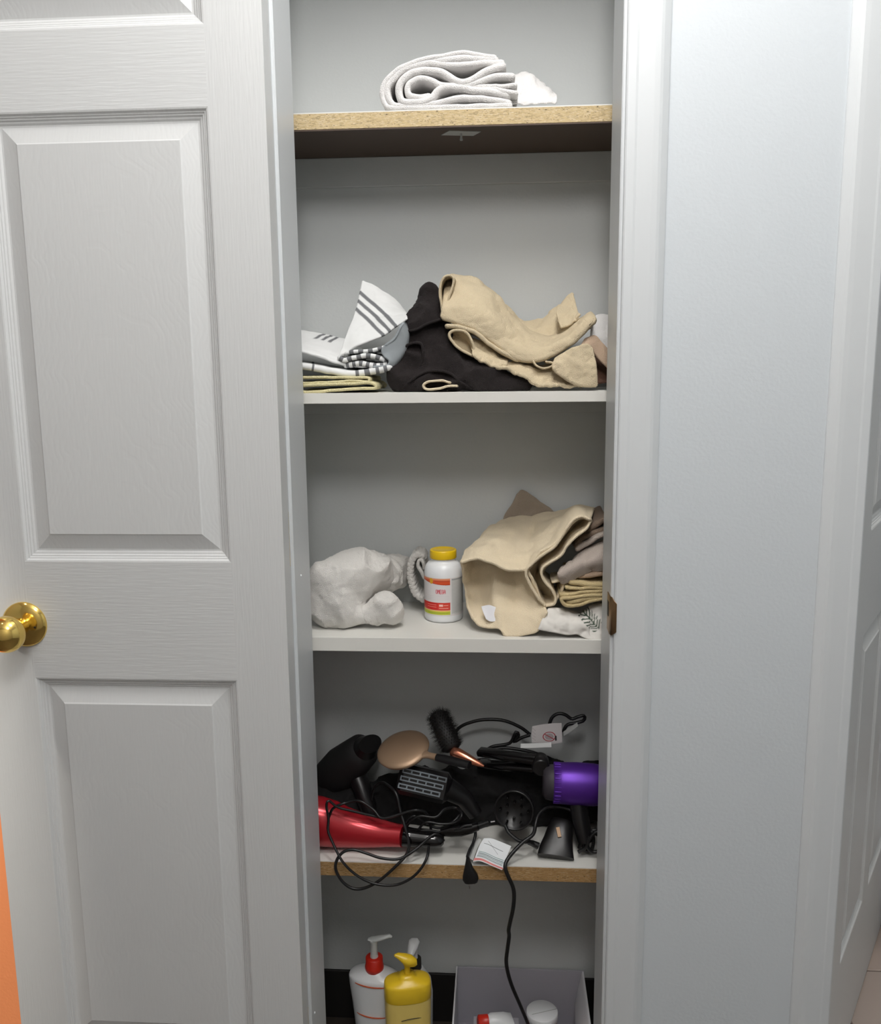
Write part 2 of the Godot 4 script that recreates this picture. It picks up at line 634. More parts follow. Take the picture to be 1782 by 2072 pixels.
# ---------------------------------------------------------------- lamps
func ceiling_lamp(at: Vector3, energy: float, size: float, warm: Color, label: String) -> void:
	var t := thing("ceiling_light", at, label, "lamp", "round ceiling lights")
	var st := start()
	lathe(st, [Vector2(0.001, 0.0), Vector2(size + 0.012, 0.0), Vector2(size + 0.014, -0.006), Vector2(size + 0.01, -0.022), Vector2(size, -0.024), Vector2(0.001, -0.024)], Transform3D(Basis(), at), 48, false)
	obj("mount_ring", st, M.trim_paint, t)
	st = start()
	var prof := []
	for k in 13:
		var a := PI * 0.5 * k / 12.0
		prof.append(Vector2(maxf(size * sin(a), 0.0005), -0.024 - 0.06 * cos(a)))
	lathe(st, prof, Transform3D(Basis(), at), 48, false)
	var m := mat("lamp_glass_%d" % taken["ceiling_light"], Color(0.9, 0.9, 0.88), 0.4)
	m.emission_enabled = true
	m.emission = warm
	m.emission_energy_multiplier = 1.5
	obj("light_dome", st, m, t)
	var l := OmniLight3D.new()
	l.name = "lamp_light"
	t.add_child(l, true)
	l.position = Vector3(0, -0.024 - 0.06 - size * 0.9 - 0.01, 0)
	l.light_color = warm
	l.light_energy = energy
	l.light_size = size * 0.9
	l.omni_range = 12.0
	l.omni_attenuation = 2.0
	l.shadow_enabled = true

func downlight(at: Vector3, aim_at: Vector3, energy: float, warm: Color) -> void:
	var t := thing("recessed_downlight", at, "recessed ceiling downlight that washes the orange wall", "lamp")
	var st := start()
	lathe(st, [Vector2(0.045, -0.001), Vector2(0.062, -0.001), Vector2(0.062, -0.004), Vector2(0.05, -0.007), Vector2(0.045, -0.004)], Transform3D(Basis(), at), 36, false)
	obj("trim_ring", st, M.trim_paint, t)
	st = start()
	lathe(st, [Vector2(0.0005, -0.003), Vector2(0.045, -0.003)], Transform3D(Basis(), at), 36, false)
	var m := mat("downlight_glass", Color(0.9, 0.9, 0.88), 0.4)
	m.emission_enabled = true
	m.emission = warm
	m.emission_energy_multiplier = 1.5
	obj("light_lens", st, m, t)
	var l := SpotLight3D.new()
	l.name = "lamp_light"
	t.add_child(l, true)
	l.position = Vector3(0, -0.05, 0)
	l.look_at_from_position(at + Vector3(0, -0.05, 0), aim_at, Vector3.RIGHT)
	l.light_color = warm
	l.light_energy = energy
	l.light_size = 0.03
	l.spot_angle = 11.0
	l.spot_range = 12.0
	l.spot_attenuation = 2.0
	l.shadow_enabled = true

func _ready() -> void:
	# ---- camera
	var cam := Camera3D.new()
	cam.name = "camera"
	add_child(cam)
	cam.transform = Transform3D(Basis(Vector3(0.997825, -0.010451, -0.065082), Vector3(-0.000575, 0.985933, -0.167143), Vector3(0.065913, 0.166816, 0.983782)), Vector3(0.0693, 1.31, 1.2484))
	cam.fov = 60.118
	cam.near = 0.02
	cam.current = true
	# ---- air and exposure
	var we := WorldEnvironment.new()
	we.name = "world_environment"
	var env := Environment.new()
	env.background_mode = Environment.BG_COLOR
	env.background_color = Color(0, 0, 0)
	env.ambient_light_source = Environment.AMBIENT_SOURCE_DISABLED
	env.tonemap_mode = Environment.TONE_MAPPER_LINEAR
	env.tonemap_exposure = 1.0
	env.sdfgi_enabled = true
	env.ssao_enabled = true
	env.ssil_enabled = true
	we.environment = env
	add_child(we)
	# ---- light
	materials()
	ceiling_lamp(Vector3(A_X, 2.62, A_Z), LAMP_A, 0.19, Color(1.0, 0.99, 0.985), "round opal ceiling light just in front of the closet")
	ceiling_lamp(Vector3(0.1, 2.62, 1.42), LAMP_B, 0.19, Color(1.0, 0.99, 0.985), "round opal ceiling light in the middle of the hall behind the viewer")
	downlight(Vector3(-1.1, 2.62, 0.6), Vector3(-0.87, 0.42, -0.2), LAMP_C, Color(1.0, 0.97, 0.92))
	ceiling_lamp(Vector3(1.35, 2.62, -1.0), LAMP_D, 0.1, Color(1.0, 0.97, 0.94), "round ceiling light in the room beyond the half-open door")
	setting()
	closet_door()
	far_door()
	shelves()
	top_shelf()
	towel_shelf()
	bottle_shelf()
	tool_shelf()
	closet_bottom()

# ---------------------------------------------------------------- the setting
const CASING := [Vector2(0, 0), Vector2(0, 0.0075), Vector2(0.002, 0.009), Vector2(0.012, 0.0098), Vector2(0.015, 0.0094), Vector2(0.036, 0.0106), Vector2(0.043, 0.0104), Vector2(0.047, 0.0092), Vector2(0.051, 0.0068), Vector2(0.055, 0.0042), Vector2(0.0565, 0.0028), Vector2(0.0568, 0)]

func setting() -> void:
	# floors: boards in the hall, glazed tiles on a bed of grout in the next room
	struct("floor", slab(Vector3(-2.0, -0.12, -1.1), Vector3(2.0, 0.0, 2.4)), M.hall_boards)
	var fl := struct("floor_bathroom", slab(Vector3(0.56, -0.12, -2.1), Vector3(2.0, 0.002, -0.06)), M.grout)
	var tile := start()
	box(tile, Vector3.ZERO, Vector3(0.192, 0.008, 0.192), 0.002)
	tile.generate_normals()
	var tm := tile.commit()
	var shades := []
	for k in 3:
		var m: StandardMaterial3D = M.tile_glaze.duplicate()
		m.albedo_color = [rgb(184, 168, 158), rgb(178, 164, 155), rgb(190, 174, 162)][k]
		shades.append(m)
	var r := RandomNumberGenerator.new()
	r.seed = 4
	for i in 7:
		for j in 10:
			var o := MeshInstance3D.new()
			o.name = "tile"
			o.mesh = tm
			o.material_override = shades[r.randi() % 3]
			o.position = Vector3(0.67 + i * 0.196, 0.002, -0.232 - 0.196 * j)
			fl.add_child(o, true)
	struct("ceiling", slab(Vector3(-2.0, 2.62, -2.1), Vector3(2.0, 2.72, 2.4)), M.ceiling_paint)
	# hall and side rooms
	struct("wall_rear", slab(Vector3(-2.0, 0, 2.3), Vector3(2.0, 2.62, 2.4)), M.rear_paint)
	struct("wall_hall_left", slab(Vector3(-2.0, 0, -0.2), Vector3(-1.9, 2.62, 2.3)), M.rear_paint)
	struct("wall_hall_right", slab(Vector3(1.9, 0, -2.0), Vector3(2.0, 2.62, 2.3)), M.wall_paint)
	struct("wall_passage", slab(Vector3(-2.0, 0, -0.3), Vector3(-0.6, 2.62, -0.2)), M.orange_paint)
	struct("wall_bathroom_back", slab(Vector3(0.46, 0, -2.1), Vector3(2.0, 2.62, -2.0)), M.wall_paint)
	struct("wall_bathroom_left", slab(Vector3(0.46, 0, -2.0), Vector3(0.56, 2.62, -0.44)), M.wall_paint)
	# closet wall with its opening, and the closet behind it
	struct("wall_left", slab(Vector3(-0.6, 0, -0.105), Vector3(-0.245, 2.62, 0)), M.wall_paint)
	struct("wall_right", slab(Vector3(0.245, 0, -0.105), Vector3(0.56, 2.62, 0)), M.wall_paint)
	struct("wall_over_closet", slab(Vector3(-0.245, 2.045, -0.105), Vector3(0.245, 2.62, 0)), M.wall_paint)
	struct("wall_over_doorway", slab(Vector3(0.56, 2.045, -0.105), Vector3(1.32, 2.62, 0)), M.wall_paint)
	struct("wall_beyond_doorway", slab(Vector3(1.32, 0, -0.105), Vector3(1.9, 2.62, 0)), M.wall_paint)
	struct("wall_back", slab(Vector3(-0.6, 0, -0.44), Vector3(0.56, 2.62, -0.34)), M.closet_paint)
	struct("wall_closet_left", slab(Vector3(-0.6, 0, -0.34), Vector3(-0.31, 2.62, -0.105)), M.closet_paint)
	struct("wall_closet_right", slab(Vector3(0.31, 0, -0.34), Vector3(0.56, 2.62, -0.105)), M.closet_paint)
	struct("ceiling_closet", slab(Vector3(-0.31, 2.2, -0.34), Vector3(0.31, 2.3, -0.105)), M.closet_paint)
	struct("floor_closet", slab(Vector3(-0.31, -0.004, -0.34), Vector3(0.31, 0.0, 0.0)), M.closet_floor)
	struct("baseboard_closet", slab(Vector3(-0.31, 0, -0.34), Vector3(0.31, 0.106, -0.334), 0.001), M.cove_base)
	# wooden cleats along the back wall that carry the shelves
	for c in [["trim_13", 1.609, 1.6575], ["trim_14", 1.221, 1.2485], ["trim_15", 0.8, 0.8483], ["trim_16", 0.4, 0.449]]:
		struct(c[0], slab(Vector3(-0.31, c[1], -0.34), Vector3(0.31, c[2], -0.333), 0.001), M.closet_paint)
	# closet jambs
	var jl := struct("trim_1", slab(Vector3(-0.245, 0, -0.105), Vector3(-0.23, 2.045, 0.0), 0.0015), M.trim_paint)
	var st := start()
	for p in [[Vector3(-0.2235, 0.9935, -0.04)], [Vector3(-0.2374, 0.2673, -0.02)]]:
		lathe(st, [Vector2(0.0002, 0.0016), Vector2(0.0016, 0.0011), Vector2(0.0022, 0.0)], aim(Vector3(-0.23, p[0].y, p[0].z), Vector3.RIGHT), 12, true)
	obj("paint_drip", st, M.white_plastic, jl, "hardened drip of white paint")
	var jr := struct("trim_2", slab(Vector3(0.23, 0, -0.105), Vector3(0.245, 2.045, 0.0), 0.0015), M.trim_paint)
	struct("trim_3", slab(Vector3(-0.245, 2.03, -0.105), Vector3(0.245, 2.045, 0.0), 0.0015), M.trim_paint)
	# brass strike plate let into the right jamb, its lip bent round towards the hall
	st = start()
	var py := 0.9464
	box(st, Vector3(0.2296, py, -0.018), Vector3(0.0014, 0.056, 0.026), 0.0004)
	var lip := []
	for k in 7:
		var a := k / 6.0
		var ring := []
		var x := 0.2296 + 0.007 * a * a
		var z := -0.006 + 0.0185 * a
		var hh := 0.0285 if k < 4 else 0.0285 - 0.0075 * (k - 3) / 3.0
		for e in [[-1, 1], [1, 1], [1, -1], [-1, -1]]:
			ring.append(Vector3(x + e[0] * 0.0006, py + e[1] * hh, z + e[0] * 0.0004))
		lip.append(ring)
	loft(st, lip, true)
	var sp := obj("strike_plate", st, M.strike_brass, jr, "brass strike plate")
	st = start()
	box(st, Vector3(0.2287, py + 0.006, -0.02), Vector3(0.0006, 0.022, 0.012), 0.0)
	obj("latch_hole", st, M.dark_hole, sp)
	# casings round the closet and the doorway
	for c in [["trim_4", Vector3(0.2345, 0, 0), Vector3(0.2345, 2.10, 0), Vector3.RIGHT], ["trim_5", Vector3(-0.2345, 0, 0), Vector3(-0.2345, 2.10, 0), Vector3.LEFT], ["trim_6", Vector3(-0.2345, 2.0385, 0), Vector3(0.2345, 2.0385, 0), Vector3.UP], ["trim_7", Vector3(0.5735, 0, 0), Vector3(0.5735, 2.10, 0), Vector3.LEFT], ["trim_8", Vector3(1.3065, 0, 0), Vector3(1.3065, 2.10, 0), Vector3.RIGHT], ["trim_9", Vector3(0.5735, 2.0385, 0), Vector3(1.3065, 2.0385, 0), Vector3.UP]]:
		st = start()
		moulding(st, CASING, c[1], c[2], c[3], Vector3.BACK)
		struct(c[0], st, M.trim_paint)
	# doorway jambs
	struct("trim_17", slab(Vector3(0.575, 0.0, -0.133), Vector3(1.305, 0.009, -0.03), 0.003), M.tile_glaze)
	struct("trim_10", slab(Vector3(0.56, 0, -0.105), Vector3(0.575, 2.045, 0.0), 0.0015), M.trim_paint)
	struct("trim_11", slab(Vector3(1.305, 0, -0.105), Vector3(1.32, 2.045, 0.0), 0.0015), M.trim_paint)
	struct("trim_12", slab(Vector3(0.575, 2.03, -0.105), Vector3(1.305, 2.045, 0.0), 0.0015), M.trim_paint)

# ---------------------------------------------------------------- doors
# A moulded panel: nested rectangles that follow a sticking profile, then a bevel up to the raised field.
const STICKING := [[0.0, 0.0], [0.0022, -0.0006], [0.0045, -0.0034], [0.0058, -0.0036], [0.0072, -0.0052], [0.0088, -0.0054], [0.0105, -0.0074], [0.0125, -0.0078], [0.0150, -0.0095], [0.0175, -0.0095], [0.0385, -0.0026], [0.0405, -0.0012], [0.0425, -0.0012]]

func panel_mesh(x0: float, x1: float, y0: float, y1: float, x: Transform3D) -> SurfaceTool:
	var st := start()
	var face := func(p: Array, out: Vector3) -> void:
		var order := [0, 1, 2, 0, 2, 3]
		if ((x * p[2]) - (x * p[0])).cross((x * p[1]) - (x * p[0])).dot(out) < 0.0:
			order = [0, 2, 1, 0, 3, 2]
		for k in order:
			st.set_uv(Vector2((p[k].x - x0) / (x1 - x0), 1.0 - (p[k].y - y0) / 0.61))
			st.add_vertex(x * p[k])
	for i in STICKING.size():
		var a: Array = STICKING[i]
		var ra := [Vector3(x0 + a[0], y0 + a[0], a[1]), Vector3(x1 - a[0], y0 + a[0], a[1]), Vector3(x1 - a[0], y1 - a[0], a[1]), Vector3(x0 + a[0], y1 - a[0], a[1])]
		if i == STICKING.size() - 1:
			face.call(ra, x.basis.z)
			continue
		var b: Array = STICKING[i + 1]
		var rb := [Vector3(x0 + b[0], y0 + b[0], b[1]), Vector3(x1 - b[0], y0 + b[0], b[1]), Vector3(x1 - b[0], y1 - b[0], b[1]), Vector3(x0 + b[0], y1 - b[0], b[1])]
		for k in 4:
			var k2 := (k + 1) % 4
			face.call([ra[k], ra[k2], rb[k2], rb[k]], x.basis.z)
	# plain back of the panel
	face.call([Vector3(x0, y0, -0.034), Vector3(x1, y0, -0.034), Vector3(x1, y1, -0.034), Vector3(x0, y1, -0.034)], -x.basis.z)
	return st

# columns and rows of panel cells; the rest of the leaf is stiles and rails
func door_leaf(called: String, width: float, y_low: float, y_top: float, cols: Array, rows: Array, x: Transform3D) -> Node3D:
	var d := frame(called, x * Vector3(0, y_low, 0))
	var member := func(n: String, x0: float, x1: float, y0: float, y1: float, m: Material) -> void:
		var st := start()
		box(st, x * Vector3((x0 + x1) * 0.5, (y0 + y1) * 0.5, -0.0175), Vector3(x1 - x0, y1 - y0, 0.035), 0.0, x.basis)
		obj(n, st, m, d)
	var edges := [0.0]
	for c in cols:
		edges.append(c[0]); edges.append(c[1])
	edges.append(width)
	for i in range(0, edges.size(), 2):
		member.call("stile", edges[i], edges[i + 1], y_low, y_top, M.door_paint_along)
	var ys := [y_low]
	for r in rows:
		ys.append(r[0]); ys.append(r[1])
	ys.append(y_top)
	for c in cols:
		for i in range(0, ys.size(), 2):
			member.call("rail", c[0], c[1], ys[i], ys[i + 1], M.door_paint_across)
		for r in rows:
			obj("panel", panel_mesh(c[0], c[1], r[0], r[1], x), M.panel_paint, d)
	return d

func closet_door() -> void:
	# the leaf stands folded back, parallel to the wall, 5 cm in front of it
	var x := Transform3D(Basis(), Vector3(-0.684, 0, 0.05))
	var d := door_leaf("door_1", 0.452, 0.012, 2.028, [[0.0745, 0.376]], [[0.255, 0.860], [1.034, 1.641], [1.740, 1.925]], x)
	# polished brass knob: rose, neck and ball in one piece of turned metal
	var c := Vector3(-0.618, 0.941, 0.05)
	var kt := aim(c, Vector3.BACK)
	var st := start()
	lathe(st, [Vector2(0.0335, 0.0), Vector2(0.0335, 0.0015), Vector2(0.0325, 0.0035), Vector2(0.028, 0.0065), Vector2(0.021, 0.0085), Vector2(0.0145, 0.0095), Vector2(0.0118, 0.0105)], kt, 64, false)
	var rose := obj("rosette", st, M.brass, d)
	st = start()
	box(st, c + Vector3(0.0195, -0.002, 0.0088), Vector3(0.003, 0.003, 0.0012), 0.0006)
	obj("release_hole", st, M.dark_hole, rose)
	st = start()
	var prof := [Vector2(0.0125, 0.009), Vector2(0.0115, 0.013), Vector2(0.0112, 0.022), Vector2(0.0125, 0.028)]
	for k in 15:
		var a := lerpf(-0.95, 1.5, k / 14.0)
		prof.append(Vector2(0.0262 * cos(a), 0.049 + 0.0225 * sin(a)))
	prof.append(Vector2(0.0005, 0.0715))
	lathe(st, prof, kt, 64, false)
	obj("door_knob", st, M.brass, d, "polished brass door knob")
	# hinges on the jamb side
	st = start()
	for y in [0.22, 1.02, 1.82]:
		lathe(st, [Vector2(0.0045, 0.0), Vector2(0.0045, 0.08)], Transform3D(Basis(), Vector3(-0.2372, y, 0.0105)), 12, true)
		obj("hinge", st, M.brass, d)
		st = start()

func far_door() -> void:
	# a wider leaf that swings away from the hall into the next room
	var dir := Vector3(0.51, 0, -0.86).normalized()
	var x := Transform3D(Basis(dir, Vector3.UP, dir.cross(Vector3.UP)), Vector3(0.617, 0, -0.1095))
	door_leaf("door_2", 0.71, 0.012, 2.028, [[0.1, 0.325], [0.385, 0.61]], [[0.255, 0.860], [1.034, 1.641], [1.740, 1.925]], x)

# ---------------------------------------------------------------- shelves
func shelves() -> void:
	var s := thing("shelf", Vector3(0, 1.6575, -0.245), "topmost shelf with a raw chipboard front edge and brown underside", "shelf", "closet shelves")
	obj("board", slab(Vector3(-0.31, 1.6595, -0.34), Vector3(0.31, 1.6823, -0.155), 0.0006), M.chipboard, s)
	obj("top_laminate", slab(Vector3(-0.31, 1.6823, -0.34), Vector3(0.31, 1.6838, -0.1553)), M.melamine, s)
	obj("bottom_laminate", slab(Vector3(-0.31, 1.6575, -0.34), Vector3(0.31, 1.6595, -0.1553)), M.brown_laminate, s)
	s = thing("shelf", Vector3(0, 1.2485, -0.245), "white shelf that carries the striped, black and beige towels", "shelf", "closet shelves")
	obj("board", slab(Vector3(-0.31, 1.2487, -0.34), Vector3(0.31, 1.2645, -0.1206)), M.melamine, s)
	obj("edge_band", slab(Vector3(-0.31, 1.2485, -0.1206), Vector3(0.31, 1.2647, -0.12), 0.0004), M.melamine, s)
	s = thing("shelf", Vector3(0, 0.8483, -0.245), "white shelf that carries the yellow-capped bottle", "shelf", "closet shelves")
	obj("board", slab(Vector3(-0.31, 0.8485, -0.34), Vector3(0.31, 0.871, -0.1206)), M.melamine, s)
	obj("edge_band", slab(Vector3(-0.31, 0.8483, -0.1206), Vector3(0.31, 0.8712, -0.12), 0.0004), M.melamine, s)
	s = thing("shelf", Vector3(0, 0.449, -0.245), "lowest shelf, white on top with a brown chipboard edge, under the hair dryers", "shelf", "closet shelves")
	obj("board", slab(Vector3(-0.31, 0.449, -0.34), Vector3(0.31, 0.4742, -0.12), 0.0006), M.chipboard_brown, s)
	obj("top_laminate", slab(Vector3(-0.31, 0.4742, -0.34), Vector3(0.31, 0.4757, -0.1203)), M.melamine, s)
	# bracket pinned under the top shelf
	var st := start()
	var q := [Vector3(-0.0204, 1.6575, -0.1976), Vector3(-0.006, 1.6575, -0.1731), Vector3(0.0418, 1.6575, -0.1827), Vector3(0.0291, 1.6575, -0.2069)]
	for k in 4:
		q[k].y = 1.6575
	var low := []
	for p in q:
		low.append(p + Vector3(0, -0.0008, 0))
	loft(st, [q, low], true)
	var b := thing("bracket", low[0], "small grey plate pinned to the underside of the top shelf", "bracket")
	obj("plate", st, M.paper_grey, b)
	st = start()
	var mid: Vector3 = (q[0] + q[1] + q[2] + q[3]) * 0.25
	lathe(st, [Vector2(0.0022, -0.011), Vector2(0.0026, -0.009), Vector2(0.0018, -0.0075), Vector2(0.0014, 0.0)], Transform3D(Basis(), mid), 12, true)
	obj("pin", st, M.paper_grey, b)

# ---------------------------------------------------------------- top shelf
func top_shelf() -> void:
	var st := start()
	var f := {"seed": 41, "amp": 0.001, "wave": 0.003}
	fold(st, [Vector3(0.0621, 1.757, -0.162), Vector3(0.0347, 1.7603, -0.162), Vector3(0.0112, 1.7627, -0.162), Vector3(-0.0202, 1.7591, -0.162), Vector3(-0.0487, 1.7548, -0.162), Vector3(-0.0773, 1.7451, -0.162), Vector3(-0.0966, 1.7324, -0.162), Vector3(-0.1056, 1.7166, -0.162), Vector3(-0.1058, 1.7047, -0.162), Vector3(-0.1014, 1.6941, -0.162), Vector3(-0.0927, 1.6897, -0.162), Vector3(-0.0528, 1.6883, -0.162), Vector3(-0.0051, 1.6879, -0.162), Vector3(0.0423, 1.6882, -0.162), Vector3(0.0856, 1.6896, -0.162)], 0.12, 0.0078, f)
	fold(st, [Vector3(0.073, 1.7492, -0.163), Vector3(0.0425, 1.7487, -0.163), Vector3(0.0111, 1.7463, -0.163), Vector3(-0.0141, 1.7485, -0.163), Vector3(-0.0393, 1.7505, -0.163), Vector3(-0.0679, 1.7451, -0.163), Vector3(-0.0864, 1.7342, -0.163), Vector3(-0.0973, 1.7196, -0.163), Vector3(-0.0984, 1.7078, -0.163), Vector3(-0.0938, 1.6972, -0.163), Vector3(-0.084, 1.6921, -0.163), Vector3(-0.0528, 1.6918, -0.163), Vector3(-0.021, 1.6942, -0.163), Vector3(0.0044, 1.6992, -0.163), Vector3(0.0266, 1.7, -0.163), Vector3(0.0581, 1.6966, -0.163), Vector3(0.0841, 1.6925, -0.163)], 0.12, 0.0092, f)
	fold(st, [Vector3(0.0636, 1.7536, -0.1635), Vector3(0.0362, 1.7553, -0.1635), Vector3(0.0111, 1.7557, -0.1635), Vector3(-0.0172, 1.7543, -0.1635), Vector3(-0.0425, 1.7532, -0.1635)], 0.12, 0.0108, f)
	fold(st, [Vector3(0.0746, 1.7453, -0.1625), Vector3(0.0519, 1.738, -0.1625), Vector3(0.033, 1.7275, -0.1625), Vector3(0.0172, 1.7224, -0.1625), Vector3(0.0046, 1.7242, -0.1625), Vector3(-0.0063, 1.7316, -0.1625), Vector3(-0.0173, 1.7371, -0.1625), Vector3(-0.0331, 1.7398, -0.1625), Vector3(-0.0521, 1.7401, -0.1625), Vector3(-0.068, 1.7347, -0.1625), Vector3(-0.079, 1.7234, -0.1625), Vector3(-0.0816, 1.7116, -0.1625), Vector3(-0.0779, 1.6999, -0.1625), Vector3(-0.0687, 1.6966, -0.1625), Vector3(-0.0448, 1.6972, -0.1625), Vector3(-0.0304, 1.7027, -0.1625), Vector3(-0.0208, 1.7128, -0.1625), Vector3(-0.0065, 1.7161, -0.1625), Vector3(0.0109, 1.7149, -0.1625), Vector3(0.0345, 1.71, -0.1625), Vector3(0.0581, 1.7079, -0.1625), Vector3(0.0809, 1.7032, -0.1625)], 0.12, 0.0108, f)
	fold(st, [Vector3(0.0887, 1.7303, -0.1628), Vector3(0.066, 1.7296, -0.1628), Vector3(0.0424, 1.7236, -0.1628), Vector3(0.0188, 1.7174, -0.1628), Vector3(-0.0017, 1.718, -0.1628), Vector3(-0.0175, 1.7195, -0.1628), Vector3(-0.0301, 1.725, -0.1628), Vector3(-0.0443, 1.7296, -0.1628), Vector3(-0.0563, 1.7285, -0.1628), Vector3(-0.0664, 1.7217, -0.1628), Vector3(-0.0681, 1.7128, -0.1628), Vector3(-0.0638, 1.706, -0.1628), Vector3(-0.0495, 1.7033, -0.1628), Vector3(-0.0367, 1.7059, -0.1628)], 0.12, 0.0094, f)
	fold(st, [Vector3(0.0934, 1.7178, -0.163), Vector3(0.0707, 1.715, -0.163), Vector3(0.0503, 1.7161, -0.163), Vector3(0.0298, 1.7162, -0.163), Vector3(0.0172, 1.7145, -0.163)], 0.12, 0.0066, f)
	fold(st, [Vector3(0.0942, 1.7059, -0.163), Vector3(0.0738, 1.709, -0.163), Vector3(0.0503, 1.7124, -0.163), Vector3(0.0266, 1.7131, -0.163)], 0.12, 0.0072, f)
	var t := obj("folded_towel", st, M.white_terry)
	tag(t, "thick white towel folded over into a loose roll on the top shelf", "towel")
	st = start()
	cloth(st, [[Vector3(0.0852, 1.6979, -0.19), Vector3(0.1012, 1.6966, -0.19), Vector3(0.1188, 1.6961, -0.19), Vector3(0.1379, 1.6965, -0.19), Vector3(0.1546, 1.6963, -0.19)], [Vector3(0.0877, 1.7217, -0.205), Vector3(0.0998, 1.7259, -0.205), Vector3(0.1127, 1.7195, -0.205), Vector3(0.1321, 1.7167, -0.205), Vector3(0.1566, 1.7091, -0.205)], [Vector3(0.0906, 1.7518, -0.24), Vector3(0.1046, 1.7557, -0.24), Vector3(0.1146, 1.7569, -0.24), Vector3(0.1285, 1.7444, -0.24), Vector3(0.1567, 1.7216, -0.24)], [Vector3(0.0929, 1.7508, -0.28), Vector3(0.1064, 1.7536, -0.28), Vector3(0.1159, 1.755, -0.28), Vector3(0.1301, 1.7466, -0.28), Vector3(0.1573, 1.7298, -0.28)]], 0.003, {"seed": 44, "amp": 0.004, "freq": 40.0})
	t = obj("crumpled_cloth", st, M.white_terry)
	tag(t, "thin crumpled white cloth behind the right end of the rolled towel", "cloth")

